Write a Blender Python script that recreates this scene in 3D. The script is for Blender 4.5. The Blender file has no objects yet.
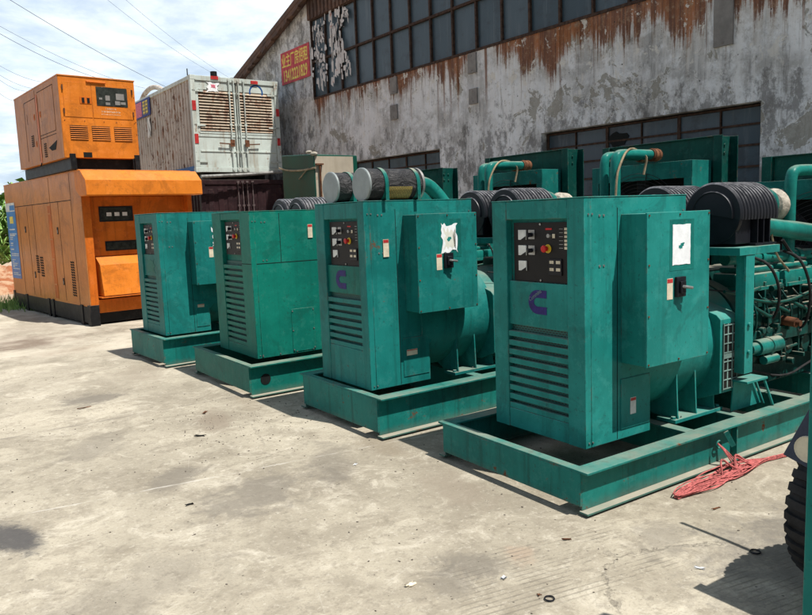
import bpy, bmesh, math, random
from mathutils import Vector, Matrix
R_ = math.radians
random.seed(7)
S = bpy.context.scene
COL = S.collection

# ------------------------------------------------------------------ node helpers
class NT:
    def __init__(s, mat=None, tree=None):
        s.t = tree or mat.node_tree
        if mat: s.t.nodes.clear()
    def n(s, typ, **k):
        nd = s.t.nodes.new(typ)
        for a, b in k.items(): setattr(nd, a, b)
        return nd
    def put(s, sock, v):
        if isinstance(v, bpy.types.NodeSocket): s.t.links.new(v, sock)
        elif v is not None:
            if hasattr(sock.default_value, '__len__') and not hasattr(v, '__len__'): v = [v]*len(sock.default_value)
            if hasattr(v, '__len__') and len(sock.default_value) == 4 and len(v) == 3: v = (*v, 1)
            sock.default_value = v
    def m(s, op, a, b=None, c=None, clamp=False):
        nd = s.n('ShaderNodeMath', operation=op, use_clamp=clamp)
        for i, v in enumerate((a, b, c)):
            if v is not None: s.put(nd.inputs[i], v)
        return nd.outputs[0]
    def vm(s, op, a, b=None):
        nd = s.n('ShaderNodeVectorMath', operation=op); s.put(nd.inputs[0], a)
        if b is not None: s.put(nd.inputs[1], b)
        return nd.outputs['Value' if op in ('DISTANCE','LENGTH','DOT_PRODUCT') else 0]
    def pos(s): return s.n('ShaderNodeNewGeometry').outputs['Position']
    def obj(s): return s.n('ShaderNodeTexCoord').outputs['Object']
    def noise(s, vec, scale, detail=5, rough=.6, dist=0.):
        nd = s.n('ShaderNodeTexNoise'); s.put(nd.inputs['Vector'], vec)
        nd.inputs['Scale'].default_value = scale; nd.inputs['Detail'].default_value = detail
        nd.inputs['Roughness'].default_value = rough; nd.inputs['Distortion'].default_value = dist
        return nd.outputs['Fac']
    def vor(s, vec, scale, feature='F1'):
        nd = s.n('ShaderNodeTexVoronoi', feature=feature); s.put(nd.inputs['Vector'], vec)
        nd.inputs['Scale'].default_value = scale
        return nd.outputs['Distance']
    def step(s, v, lo, hi):
        nd = s.n('ShaderNodeMapRange', interpolation_type='SMOOTHSTEP'); s.put(nd.inputs[0], v)
        nd.inputs[1].default_value = lo; nd.inputs[2].default_value = hi
        return nd.outputs[0]
    def mix(s, f, a, b, mode='MIX'):
        nd = s.n('ShaderNodeMix', data_type='RGBA', blend_type=mode); nd.clamp_factor = True
        s.put(nd.inputs[0], f); s.put(nd.inputs[6], a); s.put(nd.inputs[7], b)
        return nd.outputs[2]
    def sep(s, v):
        nd = s.n('ShaderNodeSeparateXYZ'); s.put(nd.inputs[0], v); return nd.outputs
    def comb(s, x, y, z):
        nd = s.n('ShaderNodeCombineXYZ')
        for i, v in enumerate((x, y, z)): s.put(nd.inputs[i], v)
        return nd.outputs[0]
    def out(s, col, rough=.5, metal=0., bump=None, bs=.1, bd=.01, spec=None, coat=None):
        p = s.n('ShaderNodeBsdfPrincipled'); s.put(p.inputs['Base Color'], col)
        s.put(p.inputs['Roughness'], rough); s.put(p.inputs['Metallic'], metal)
        if spec is not None: p.inputs['Specular IOR Level'].default_value = spec
        if coat: p.inputs['Coat Weight'].default_value = coat; p.inputs['Coat Roughness'].default_value = .2
        if bump is not None:
            b = s.n('ShaderNodeBump'); b.inputs['Strength'].default_value = bs; b.inputs['Distance'].default_value = bd
            s.put(b.inputs['Height'], bump); s.t.links.new(b.outputs[0], p.inputs['Normal'])
        o = s.n('ShaderNodeOutputMaterial'); s.t.links.new(p.outputs[0], o.inputs[0])

def newmat(name):
    m = bpy.data.materials.new(name); m.use_nodes = True
    return m, NT(m)

def lin(r, g, b):
    f = lambda c: (c/255/12.92) if c <= 10 else ((c/255+.055)/1.055)**2.4
    return (f(r), f(g), f(b))

def paint(name, col, col2=None, rust=.25, rough=.42, dust=.6, streak=.35, rustcol=(.13, .045, .018), seed=0., spec=.11, dustcol=(.36, .32, .25), lowdust=0, grime=.3, edge=.6):
    m, t = newmat(name)
    col2 = col2 or tuple(c*.72 for c in col)
    p = t.vm('ADD', t.pos(), (seed, seed*1.7, 0))
    n1 = t.noise(p, 1.9, 5, .62)
    n2 = t.noise(p, 9, 6, .72)
    n3 = t.noise(p, 6, 6, .78)
    c = t.mix(t.step(n1, .38, .62), col, col2)
    c = t.mix(t.m('MULTIPLY', t.step(n2, .5, .75), .28), c, tuple(min(1, q*1.35+.008) for q in col))
    # faded chalky areas, scuffs and soot
    c = t.mix(t.m('MULTIPLY', t.step(n3, .53, .6), .3), c, tuple(q*1.12+.028 for q in col))
    st = t.noise(t.vm('MULTIPLY', p, (14, 14, .8)), 1.2, 5, .65)
    c = t.mix(t.m('MULTIPLY', t.step(st, .52, .66), streak), c, tuple(q*.45+.004 for q in col))
    c = t.mix(t.m('MULTIPLY', t.step(st, .46, .34), streak*.3), c, tuple(q*1.15+.01 for q in col))
    sm = t.noise(t.vm('ADD', p, (3, 9, 2)), 2.2, 6, .74, .7)
    c = t.mix(t.m('MULTIPLY', t.step(sm, .53, .62), .3+.35*grime), c, tuple(q*.42+.005 for q in col))
    sp = t.noise(t.vm('ADD', p, (1, 5, 2)), 42, 3, .5)
    c = t.mix(t.m('MULTIPLY', t.step(sp, .64, .7), grime+.15), c, tuple(q*.25+.015 for q in col))
    rm = t.m('MULTIPLY', t.step(n3, .70-.11*rust, .73-.09*rust), min(1., rust*2.4))
    geo = t.n('ShaderNodeNewGeometry')
    if edge:
        bv = t.n('ShaderNodeBevel', samples=2); bv.inputs['Radius'].default_value = .011
        e = t.m('SUBTRACT', 1., t.vm('DOT_PRODUCT', bv.outputs[0], geo.outputs['Normal']))
        em = t.m('MULTIPLY', t.step(e, .02, .12), t.step(n2, .44, .6))
        c = t.mix(t.m('MULTIPLY', em, edge*.7), c, tuple(min(1, q*1.2+.07) for q in col))
        rm = t.m('MAXIMUM', rm, t.m('MULTIPLY', t.m('MULTIPLY', t.step(e, .02, .12), t.step(n3, .53, .6)), edge))
    c = t.mix(rm, c, rustcol)
    nz = t.sep(geo.outputs['Normal'])[2]
    dn = t.step(n1, .25, .75)
    dm = t.m('MULTIPLY', t.m('MULTIPLY', t.step(nz, .55, .95), dn), dust)
    c = t.mix(dm, c, dustcol)
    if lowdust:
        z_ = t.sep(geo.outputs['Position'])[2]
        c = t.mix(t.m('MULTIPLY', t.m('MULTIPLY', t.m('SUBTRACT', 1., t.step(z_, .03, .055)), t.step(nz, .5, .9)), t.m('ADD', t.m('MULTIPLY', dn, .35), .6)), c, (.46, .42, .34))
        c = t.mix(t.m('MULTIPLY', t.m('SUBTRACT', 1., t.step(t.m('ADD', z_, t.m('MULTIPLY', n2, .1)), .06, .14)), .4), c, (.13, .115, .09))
    r = t.m('ADD', t.m('MULTIPLY', n2, .25), t.m('ADD', t.m('MULTIPLY', rm, .4), rough-.1))
    r = t.m('ADD', r, t.m('MULTIPLY', dm, .4))
    t.out(c, r, bump=t.m('ADD', n1, t.m('MULTIPLY', n2, .08)), bs=.45, bd=.02, spec=spec)
    return m

def plain(name, col, rough=.5, metal=0., var=.3, scale=9, bump=.15, spec=.2):
    m, t = newmat(name); p = t.pos()
    n = t.noise(p, scale, 6, .65)
    c = t.mix(t.step(n, .3, .7), tuple(q*(1-var) for q in col), tuple(min(1, q*(1+var)) for q in col))
    t.out(c, t.m('ADD', t.m('MULTIPLY', n, .2), rough-.1), metal, bump=n, bs=bump, bd=.01, spec=spec)
    return m

M = {}
TEAL = (.018, .225, .202); TEAL2 = (.011, .17, .152)
M['teal'] = paint('teal_paint', TEAL, TEAL2, rust=.16, seed=1)
M['teal_b'] = paint('teal_paint_older', (.012, .178, .162), (.008, .135, .124), rust=.34, seed=5, streak=.5)
M['green'] = paint('green_paint', (.006, .165, .122), (.005, .132, .1), rust=.12, seed=9, streak=.2)
M['green_d'] = paint('green_paint_faded', (.007, .15, .118), (.006, .12, .096), rust=.25, seed=13, streak=.3, lowdust=1)
M['frame'] = paint('frame_paint', (.010, .165, .142), (.007, .12, .106), rust=.75, dust=.6, seed=3, streak=.6, lowdust=1)
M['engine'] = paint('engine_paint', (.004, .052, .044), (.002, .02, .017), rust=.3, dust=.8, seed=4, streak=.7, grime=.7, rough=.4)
M['pipe'] = paint('pipe_paint', (.010, .17, .145), (.008, .11, .095), rust=.45, dust=.75, seed=6, rough=.32)
M['darkgreen'] = plain('dark_green_paint', (.003, .06, .04), .5, var=.2, scale=3)
M['orange'] = paint('orange_paint', (.62, .185, .022), (.54, .155, .018), rust=.2, rough=.4, seed=2, rustcol=(.06, .022, .01), dustcol=(.5, .3, .15), streak=.25, dust=.25)
M['orange_side'] = paint('orange_paint_faded', (.56, .2, .045), (.46, .155, .034), rust=.3, rough=.3, seed=12, rustcol=(.09, .03, .012), dustcol=(.5, .36, .2), streak=.4, dust=.3)
M['orange_side2'] = paint('orange_paint_weathered_shaded', (.44, .165, .04), (.36, .13, .03), rust=.35, rough=.4, seed=22, rustcol=(.07, .025, .012), dustcol=(.4, .28, .16), streak=.5, dust=.2)  # base darkened to carry the upper unit's side shade, beneath rust and streaks
M['orange_deep'] = paint('orange_paint_deep', (.56, .135, .015), (.46, .105, .012), rust=.3, seed=15, dust=.2)
M['black'] = paint('black_paint', (.016, .016, .017), (.01, .01, .011), rust=.2, dust=.2, seed=7, rough=.45)
M['plastic'] = plain('black_plastic', (.009, .010, .014), .4, var=.25, bump=.05)
M['rubber'] = plain('black_rubber', (.02, .02, .021), .75, var=.45, bump=.3)
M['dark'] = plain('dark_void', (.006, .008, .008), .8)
M['panel'] = plain('panel_black', (.009, .008, .008), .5, var=.3, bump=.02)
M['white'] = plain('white_label', (.62, .63, .6), .6, var=.18, bump=.02)
M['paper'] = plain('white_paper', (.78, .8, .82), .7, var=.08, scale=25, bump=.05)
M['cream'] = plain('cream_label', (.6, .53, .4), .6, var=.2)
M['red'] = plain('red_plastic', (.5, .02, .02), .35, var=.15)
M['redtape'] = plain('red_reflector', (.42, .035, .035), .4, var=.3)
M['yellow'] = plain('yellow_plastic', (.6, .4, .03), .4, var=.15)
M['purple'] = plain('purple_print', (.022, .014, .12), .5, var=.3, scale=30)
M['steel'] = plain('worn_steel', (.28, .28, .27), .42, .7, var=.3)
M['alu'] = plain('grey_cap', (.24, .27, .27), .45, .3, var=.12)
M['rust'] = plain('rusty_steel', (.12, .05, .025), .8, var=.5, scale=14)
M['wrap'] = plain('heat_wrap', (.34, .31, .26), .95, var=.35, scale=22, bump=.8)
M['tie'] = plain('tan_hose', (.25, .2, .13), .8, var=.4)
M['rope'] = plain('red_rope', (.4, .11, .105), .9, var=.45, scale=40, bump=.6)
M['flap'] = plain('mudguard_blue_grey', (.035, .045, .075), .5, var=.35, scale=7)
M['bluerail'] = paint('blue_paint', (.02, .09, .28), (.015, .06, .2), rust=.4, seed=3)
M['navy'] = plain('navy_print', (.03, .05, .22), .6)
M['pinkp'] = plain('pink_print', (.6, .16, .22), .6, var=.3, scale=20)
M['yel'] = plain('yellow_print', (.72, .58, .12), .6, var=.2, scale=12)
M['poster'] = plain('faded_red_poster', (.5, .07, .085), .7, var=.25, scale=6)
M['banner'] = plain('blue_banner', (.04, .2, .5), .4, var=.2, scale=3)
M['greygrille'] = plain('grey_green_grille', (.16, .24, .22), .6)
M['gritmat'] = plain('dark_grit', (.1, .085, .07), .9, var=.6, scale=30)
def film():
    m, t = newmat('crumpled_black_film'); p = t.pos()
    n = t.noise(t.vm('MULTIPLY', p, (1, 1, 1.6)), 9, 7, .7, 1.2)
    c = t.mix(t.step(n, .5, .75), (.01, .01, .012), (.05, .05, .05))
    t.out(c, t.m('ADD', .25, t.m('MULTIPLY', n, .3)), bump=n, bs=1., bd=.03, spec=.5); return m
M['film'] = film()
M['cream2'] = plain('notice_back', (.66, .66, .58), .8, var=.1)
M['fadedtext'] = plain('faded_lettering', (.62, .4, .25), .6, var=.3)
M['cable'] = plain('cable_black', (.02, .02, .022), .7)
M['conc_plate'] = plain('grey_plate', (.2, .19, .18), .8, var=.2, scale=4)
M['glass_dark'] = plain('tinted_window', (.03, .034, .03), .12, var=.4, scale=14, bump=.02)

def white_box_mat(name, col, rustamt, seed):
    m, t = newmat(name); p = t.vm('ADD', t.pos(), (seed, 0, 0))
    c = t.mix(t.step(t.noise(p, 1.2, 5, .65), .35, .7), col, tuple(q*.75 for q in col))
    st = t.noise(t.vm('MULTIPLY', p, (7, 7, .7)), 1, 6, .7)
    c = t.mix(t.m('MULTIPLY', t.step(st, .48, .72), .7), c, (.3, .25, .18))
    n = t.noise(p, 3.4, 9, .75)
    n4 = t.noise(t.vm('MULTIPLY', p, (4.5, 4.5, 1.6)), 1.3, 8, .75)
    c = t.mix(t.m('MULTIPLY', t.step(n4, .62-rustamt*.1, .68-rustamt*.1), .9), c, (.2, .09, .04))
    c = t.mix(t.step(n, .68-rustamt*.12, .71-rustamt*.1), c, (.11, .045, .02))
    t.out(c, .6, bump=n, bs=.3, bd=.02)
    return m
M['cwhite'] = white_box_mat('container_paint', (.5, .45, .39), .85, 3)
M['cdoor'] = white_box_mat('container_door_paint', (.55, .62, .58), .25, 9)
M['clouver'] = white_box_mat('container_louver_paint', (.42, .33, .23), 1.1, 5)
M['cdark'] = paint('maroon_container_paint', (.035, .018, .02), (.022, .012, .014), rust=.5, seed=20, dust=.4)
M['cdark2'] = plain('grimy_rod', (.1, .075, .075), .7)
M['tankbeige'] = white_box_mat('tank_side_paint', (.42, .36, .28), .05, 31)

def ground_mat():
    m, t = newmat('yard_concrete'); p = t.pos(); x, y, z = t.sep(p)
    big = t.noise(p, .42, 6, .62, .4); mid = t.noise(p, 1.9, 8, .68, .5); fine = t.noise(p, 16, 8, .72); gr = t.noise(p, 70, 6, .75)
    c = t.mix(t.step(big, .33, .66), (.275, .245, .19), (.45, .405, .32))
    c = t.mix(t.m('MULTIPLY', t.step(mid, .46, .58), .55), c, (.215, .188, .145))
    c = t.mix(t.m('MULTIPLY', t.step(t.noise(t.vm('ADD', p, (4, 4, 0)), 5.5, 9, .76, .6), .52, .62), .42), c, (.2, .172, .13))
    c = t.mix(t.m('MULTIPLY', t.step(t.noise(p, 3.4, 8, .7, 1.2), .5, .72), .7), c, (.52, .475, .39))
    c = t.mix(t.m('MULTIPLY', t.step(fine, .52, .64), .42), c, (.16, .138, .108))
    c = t.mix(t.m('MULTIPLY', t.step(gr, .48, .66), .38), c, (.16, .142, .115))
    c = t.mix(t.m('MULTIPLY', t.step(t.noise(t.vm('ADD', p, (5, 1, 0)), 28, 6, .78), .54, .66), .35), c, (.58, .54, .46))
    # stains with shapes of their own, and one painted cast shadow
    def blob(cx, cy, rx, ry, rot, colr, amt, warp=.5, hard=.35):
        nonlocal c
        dx = t.m('SUBTRACT', x, cx); dy = t.m('SUBTRACT', y, cy); ca, sa = math.cos(rot), math.sin(rot)
        u = t.m('DIVIDE', t.m('ADD', t.m('MULTIPLY', dx, ca), t.m('MULTIPLY', dy, sa)), rx)
        v = t.m('DIVIDE', t.m('SUBTRACT', t.m('MULTIPLY', dy, ca), t.m('MULTIPLY', dx, sa)), ry)
        d = t.m('SQRT', t.m('ADD', t.m('MULTIPLY', u, u), t.m('MULTIPLY', v, v)))
        d = t.m('ADD', d, t.m('ADD', t.m('MULTIPLY', t.m('SUBTRACT', wn, .5), warp*3.2), t.m('MULTIPLY', t.m('SUBTRACT', fine, .5), 1.5)))
        c = t.mix(t.m('MULTIPLY', t.m('SUBTRACT', 1., t.step(d, hard, 1.15)), amt), c, colr)
    wn = t.noise(p, 4.2, 8, .7, .6)
    G = (.14, .125, .105); BR = (.21, .175, .135)
    blob(1.5, 3.95, .5, .3, .4, G, .62, 1.); blob(1.2, 4.55, .28, .15, .9, G, .6, 1.)
    blob(.24, 4.2, .12, .3, .25, (.05, .05, .055), .85, .2, .5)  # shadow of something out of view at the left, painted as a dark blob
    blob(1.83, 5.7, .16, .42, -.3, BR, .85, .6); blob(1.15, 7.2, .3, .28, .2, G, .75, .9)
    blob(1.95, 2.5, .14, .2, .3, G, .65, 1.); blob(1.78, 2.42, .2, .12, 1.2, G, .5, 1.)
    blob(2.85, 2.15, .26, .14, .6, G, .5, 1.); blob(2.45, 3.3, .42, .2, 1.3, BR, .55, .7)
    blob(2.2, 2.45, .12, .08, 1., (.36, .22, .15), .25, .9); blob(.6, 3.2, .5, .3, .3, G, .35, .9)
    blob(2.1, 4.2, .5, .18, 1.2, G, .5, .8); blob(.9, 5.6, .45, .25, 1., G, .4, .9); blob(1.9, 8.2, .7, .3, 1.4, BR, .5, .8)
    blob(.85, 11.6, 1.1, .9, .3, (.17, .13, .1), .9, .6); blob(1.4, 10.3, .6, .35, .2, (.24, .19, .14), .6, .7)
    blob(3.35, 1.6, .9, .5, 0, (.12, .11, .1), .7, .5); blob(1.6, 13.2, 1.4, .8, .2, (.3, .26, .21), .6, .8)
    # dusty pale swathe towards the back
    c = t.mix(t.m('MULTIPLY', t.m('MULTIPLY', t.step(y, 6.5, 11), t.step(t.noise(p, 1.1, 6, .6), .38, .62)), .5), c, (.55, .5, .41))
    blob(2.55, 4.25, .5, .12, 1.5, (.2, .165, .12), .5, 1.); blob(2.3, 6.1, .4, .12, 1.4, (.2, .165, .12), .5, 1.)
    dr = t.m('MULTIPLY', t.step(t.noise(t.vm('ADD', p, (8, 2, 0)), 7, 3, .5), .7, .72), t.step(big, .45, .55))
    c = t.mix(t.m('MULTIPLY', dr, .6), c, (.12, .105, .085))
    # pale scratches
    wv = t.vm('ADD', p, t.vm('MULTIPLY', t.n('ShaderNodeTexNoise').outputs['Color'], (.2, .2, 0)))
    for ang, sc, off, lo in ((.35, 1.1, 0, .83), (1.25, .8, 4, .86), (2.2, 1.4, 9, .88)):
        ca, sa = math.cos(ang), math.sin(ang)
        uu = t.m('ADD', t.m('MULTIPLY', x, ca), t.m('MULTIPLY', y, sa)); vv = t.m('SUBTRACT', t.m('MULTIPLY', y, ca), t.m('MULTIPLY', x, sa))
        s = t.noise(t.comb(t.m('MULTIPLY', uu, .9), t.m('MULTIPLY', vv, 34), off), sc, 2, .4)
        c = t.mix(t.m('MULTIPLY', t.step(s, lo-.11, lo-.07), .13), c, (.58, .55, .48))
    # joint and cracks
    jl = t.m('ABSOLUTE', t.m('ADD', t.m('SUBTRACT', y, 6.3), t.m('ADD', t.m('MULTIPLY', x, -.035), t.m('MULTIPLY', t.m('SUBTRACT', wn, .5), .06))))
    jm = t.m('MULTIPLY', t.m('SUBTRACT', 1., t.step(jl, .004, .02)), t.step(t.noise(p, 3, 4, .6), .38, .6))
    c = t.mix(t.m('MULTIPLY', jm, .6), c, (.17, .15, .13))
    j2 = t.m('ABSOLUTE', t.m('ADD', t.m('SUBTRACT', y, 4.55), t.m('ADD', t.m('MULTIPLY', x, .1), t.m('MULTIPLY', t.m('SUBTRACT', wn, .5), .05))))
    c = t.mix(t.m('MULTIPLY', t.m('MULTIPLY', t.m('SUBTRACT', 1., t.step(j2, .003, .014)), t.step(t.noise(p, 2.3, 4, .6), .45, .6)), .5), c, (.55, .52, .47))
    cr = t.m('SUBTRACT', 1., t.step(t.n('ShaderNodeTexVoronoi', feature='DISTANCE_TO_EDGE').outputs['Distance'], .0, .004))
    vn = [n for n in t.t.nodes if n.bl_idname == 'ShaderNodeTexVoronoi'][-1]; vn.inputs['Scale'].default_value = .36
    t.put(vn.inputs['Vector'], t.vm('ADD', p, t.comb(t.m('MULTIPLY', mid, .5), t.m('MULTIPLY', wn, .5), 0)))
    cm = t.m('MULTIPLY', cr, t.step(t.noise(p, .8, 3, .5), .5, .6))
    c = t.mix(t.m('MULTIPLY', cm, .35), c, (.14, .12, .1))
    # dark specks
    sp = t.m('SUBTRACT', 1., t.step(t.vor(p, 11), .05, .075))
    sm = t.m('MULTIPLY', sp, t.step(t.noise(p, 2.1, 4, .6), .4, .5))
    c = t.mix(t.m('MULTIPLY', sm, .8), c, (.07, .06, .05))
    sp2 = t.m('SUBTRACT', 1., t.step(t.vor(t.vm('ADD', p, (3.1, 1.7, 0)), 42), .07, .12))
    c = t.mix(t.m('MULTIPLY', t.m('MULTIPLY', sp2, t.step(t.noise(p, 1.3, 4, .6), .48, .6)), .55), c, (.1, .09, .08))
    # broom grooves along x in two patches
    gy = t.m('SINE', t.m('MULTIPLY', t.m('ADD', y, t.m('MULTIPLY', x, .16)), 2*math.pi/.034))
    def rectm(cx, cy, rx, ry):
        a = t.m('SUBTRACT', 1., t.step(t.m('ABSOLUTE', t.m('SUBTRACT', x, cx)), rx*.7, rx))
        b = t.m('SUBTRACT', 1., t.step(t.m('ABSOLUTE', t.m('SUBTRACT', t.m('ADD', y, t.m('MULTIPLY', x, .16)), cy)), ry*.7, ry))
        return t.m('MULTIPLY', a, b)
    gm = t.m('MAXIMUM', rectm(2.2, 2.62, .62, .32), rectm(3.15, 2.0, .65, .3))
    gm = t.m('MULTIPLY', gm, t.step(t.m('ADD', t.noise(p, 2.6, 7, .75), t.m('MULTIPLY', t.m('SUBTRACT', fine, .5), .5)), .42, .58))
    gl = t.m('MULTIPLY', t.step(gy, .35, .95), gm)
    c = t.mix(t.m('MULTIPLY', gl, .5), c, (.17, .15, .12))
    # dirt beyond the slab
    dy_ = t.step(t.m('ADD', y, t.m('MULTIPLY', wn, 1.5)), 17.5, 18.6)
    c = t.mix(dy_, c, t.mix(t.step(fine, .3, .7), (.42, .33, .24), (.33, .22, .15)))
    h = t.m('ADD', t.m('ADD', t.m('MULTIPLY', mid, .6), t.m('MULTIPLY', fine, .35)), t.m('ADD', t.m('MULTIPLY', gr, .1), t.m('MULTIPLY', gl, -.18)))
    h = t.m('SUBTRACT', h, t.m('ADD', t.m('MULTIPLY', jm, .2), t.m('MULTIPLY', cm, .15)))
    t.out(c, .88, bump=h, bs=.85, bd=.015, spec=.15)
    return m
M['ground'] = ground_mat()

def wall_mat():
    # object space: x along the wall, z height
    m, t = newmat('stained_plaster'); p = t.obj(); x, y, z = t.sep(p)
    fine = t.noise(p, 8, 7, .8); md = t.noise(p, 1.5, 9, .74, .3); big = t.noise(p, .5, 4, .6)
    vs = t.noise(t.vm('MULTIPLY', p, (3.6, 1, .35)), 1.5, 8, .75)
    vs2 = t.noise(t.vm('MULTIPLY', t.vm('ADD', p, (11, 0, 0)), (5.5, 1, .3)), 1.2, 6, .72)
    c = t.mix(t.step(md, .4, .58), (.68, .70, .72), (.37, .37, .365))
    c = t.mix(t.m('MULTIPLY', t.step(t.m('ADD', big, t.m('MULTIPLY', md, .4)), .68, .78), .8), c, (.76, .78, .80))
    c = t.mix(t.m('MULTIPLY', t.step(vs2, .5, .62), .55), c, (.66, .66, .65))
    c = t.mix(t.m('MULTIPLY', t.step(vs, .53, .66), .65), c, (.15, .145, .14))
    # soot and mould, mostly low down and towards the far corner
    lowm = t.m('MAXIMUM', t.m('SUBTRACT', 1., t.step(z, 2.9, 3.9)), t.step(x, 12.5, 15.))
    mn_ = t.noise(t.vm('MULTIPLY', p, (1.8, 1, 1.1)), 1.7, 9, .78)
    c = t.mix(t.m('MULTIPLY', t.step(t.m('ADD', mn_, t.m('MULTIPLY', lowm, .09)), .55, .65), .68), c, (.1, .096, .092))
    # flaked patches of bare render, with pale torn edges
    fn = t.noise(p, 1.05, 9, .7, .5)
    fn = t.m('ADD', fn, t.m('MULTIPLY', t.m('SUBTRACT', 1., t.step(x, 5., 9.)), .025))
    fl = t.step(fn, .59, .6)
    c = t.mix(t.m('MULTIPLY', fl, .8), c, t.mix(fine, (.2, .19, .155), (.34, .325, .28)))
    c = t.mix(t.m('MULTIPLY', t.m('SUBTRACT', t.step(fn, .577, .587), fl), .7), c, (.72, .72, .7))
    # rust running down from the sill of the upper glazing
    drop = t.m('MAXIMUM', t.m('SUBTRACT', 4.8, z), 0.)
    under = t.m('SUBTRACT', 1., t.step(z, 4.8, 4.95))
    comb = t.noise(t.vm('MULTIPLY', p, (7, 1, .25)), 1.5, 7, .75)
    wide = t.noise(t.vm('MULTIPLY', t.vm('ADD', p, (2.3, 0, 0)), (.9, 1, .02)), 1.2, 4, .6)
    bias = t.m('MULTIPLY', t.m('SUBTRACT', 1., t.step(x, 3.2, 9.)), .13)
    v = t.m('ADD', t.m('ADD', t.m('MULTIPLY', comb, .75), t.m('MULTIPLY', wide, .8)), bias)
    v = t.m('SUBTRACT', v, t.m('MULTIPLY', drop, .33)); v = t.m('ADD', v, t.m('MULTIPLY', t.m('SUBTRACT', fine, .5), .22))
    rs = t.m('MULTIPLY', t.step(v, .67, .74), under)
    rs = t.m('MULTIPLY', rs, t.m('SUBTRACT', 1., t.step(x, 14.02, 14.1)))
    rcol = t.mix(t.step(comb, .38, .6), (.33, .12, .042), (.1, .035, .017))
    rcol = t.mix(t.step(fine, .5, .7), rcol, (.42, .27, .15))
    halo = t.m('MULTIPLY', t.step(v, .55, .7), under)
    c = t.mix(t.m('MULTIPLY', halo, .25), c, (.42, .34, .24))
    c = t.mix(t.m('MULTIPLY', rs, .93), c, rcol)
    # long thin drips
    th = t.noise(t.vm('MULTIPLY', t.vm('ADD', p, (5, 0, 0)), (5., 1, .03)), 1.5, 4, .7)
    tm = t.m('MULTIPLY', t.m('MULTIPLY', t.step(th, .585, .615), t.m('SUBTRACT', 1., t.step(t.m('ADD', drop, t.m('MULTIPLY', fine, .8)), .7, 1.9))), under)
    tm = t.m('MULTIPLY', tm, t.m('SUBTRACT', 1., t.step(x, 13.9, 14.1)))
    c = t.mix(t.m('MULTIPLY', tm, .85), c, (.17, .07, .03))
    # pale chips where plaster has lifted across the rust
    ch = t.m('MULTIPLY', t.step(t.noise(t.vm('MULTIPLY', p, (1.3, 1, .9)), 2.6, 8, .74, .4), .585, .6), t.m('SUBTRACT', 1., t.step(drop, .7, 1.9)))
    c = t.mix(t.m('MULTIPLY', ch, .9), c, (.62, .6, .55))
    pits = t.m('SUBTRACT', 1., t.step(t.vor(p, 5.5), .05, .085))
    c = t.mix(t.m('MULTIPLY', pits, t.step(md, .42, .55)), c, (.04, .037, .034))
    c = t.mix(t.m('MULTIPLY', t.step(fine, .52, .68), .5), c, (.13, .125, .115))
    t.out(c, .92, bump=t.m('ADD', t.m('MULTIPLY', fine, .5), t.m('ADD', md, t.m('MULTIPLY', fl, -.35))), bs=.7, bd=.035, spec=.15)
    return m
M['wall'] = wall_mat()
M['winframe'] = plain('brown_window_frame', (.05, .03, .022), .85, var=.5, scale=14)

def glazing_mat():
    m, t = newmat('dusty_glazing'); p = t.obj()
    oi = t.n('ShaderNodeObjectInfo').outputs['Random']
    c = t.mix(oi, (.024, .048, .066), (.055, .085, .108))
    st = t.noise(t.vm('MULTIPLY', p, (7, 1, .5)), 1.1, 6, .7)
    c = t.mix(t.m('MULTIPLY', t.step(st, .5, .75), .45), c, (.14, .165, .18))
    c = t.mix(t.m('MULTIPLY', t.step(t.noise(p, 2.5, 7, .7), .5, .68), .55), c, (.018, .022, .028))
    t.out(c, .42, bump=t.noise(p, 1.3, 3, .5), bs=.2, bd=.03, spec=.4)
    return m
M['glazing'] = glazing_mat()

def torn_mat():
    m, t = newmat('torn_poster_paper'); p = t.obj()
    a = t.noise(t.vm('MULTIPLY', p, (2.2, 1, 1.1)), 2.2, 8, .75, .3)
    c = t.mix(t.step(a, .3, .7), (.5, .48, .46), (.62, .6, .6))
    c = t.mix(t.step(t.noise(p, 5, 6, .7), .62, .68), c, (.35, .12, .08))
    t.out(c, .85, bump=a, bs=.5)
    return m
M['torn'] = torn_mat()

def roofrust():
    m, t = newmat('rusty_roof_sheet'); p = t.pos()
    n = t.noise(p, 2.4, 8, .7)
    c = t.mix(t.step(n, .4, .65), (.055, .03, .022), (.12, .06, .035))
    c = t.mix(t.step(t.noise(p, 5, 6, .7), .6, .7), c, (.16, .13, .11))
    t.out(c, .85, bump=n, bs=.5, bd=.03)
    return m
M['roof'] = roofrust()

def ribmat():
    m, t = newmat('ribbed_filter_plastic'); p = t.pos()
    c = t.mix(t.noise(p, 6, 5, .7), (.01, .011, .015), (.022, .024, .03))
    nz = t.sep(t.n('ShaderNodeNewGeometry').outputs['Normal'])[2]
    c = t.mix(t.m('MULTIPLY', t.step(nz, .25, .95), t.step(t.noise(p, 14, 5, .7), .3, .7)), c, (.23, .23, .245))  # upward faces tinted pale grey: a highlight painted on the rib tops
    t.out(c, .42, spec=.25)
    return m
M['rib'] = ribmat()
def leafmat(name, a, b):
    m, t = newmat(name); oi = t.noise(t.pos(), 3.5, 4, .7)
    t.out(t.mix(t.step(oi, .35, .65), a, b), .55, spec=.3); return m
M['leaf'] = leafmat('grass_leaf', (.12, .25, .05), (.28, .42, .13))
def earth():
    m, t = newmat('red_earth'); p = t.pos(); n = t.noise(p, 2.2, 9, .72)
    c = t.mix(t.step(n, .42, .56), (.3, .11, .05), (.42, .27, .17))
    z = t.sep(p)[2]
    c = t.mix(t.m('MULTIPLY', t.step(z, .6, .85), t.step(t.noise(p, 1.2, 5, .6), .2, .5)), c, (.45, .44, .41))
    t.out(c, .95, bump=n, bs=.8, bd=.08, spec=.15); return m
M['earth'] = earth()

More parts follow.
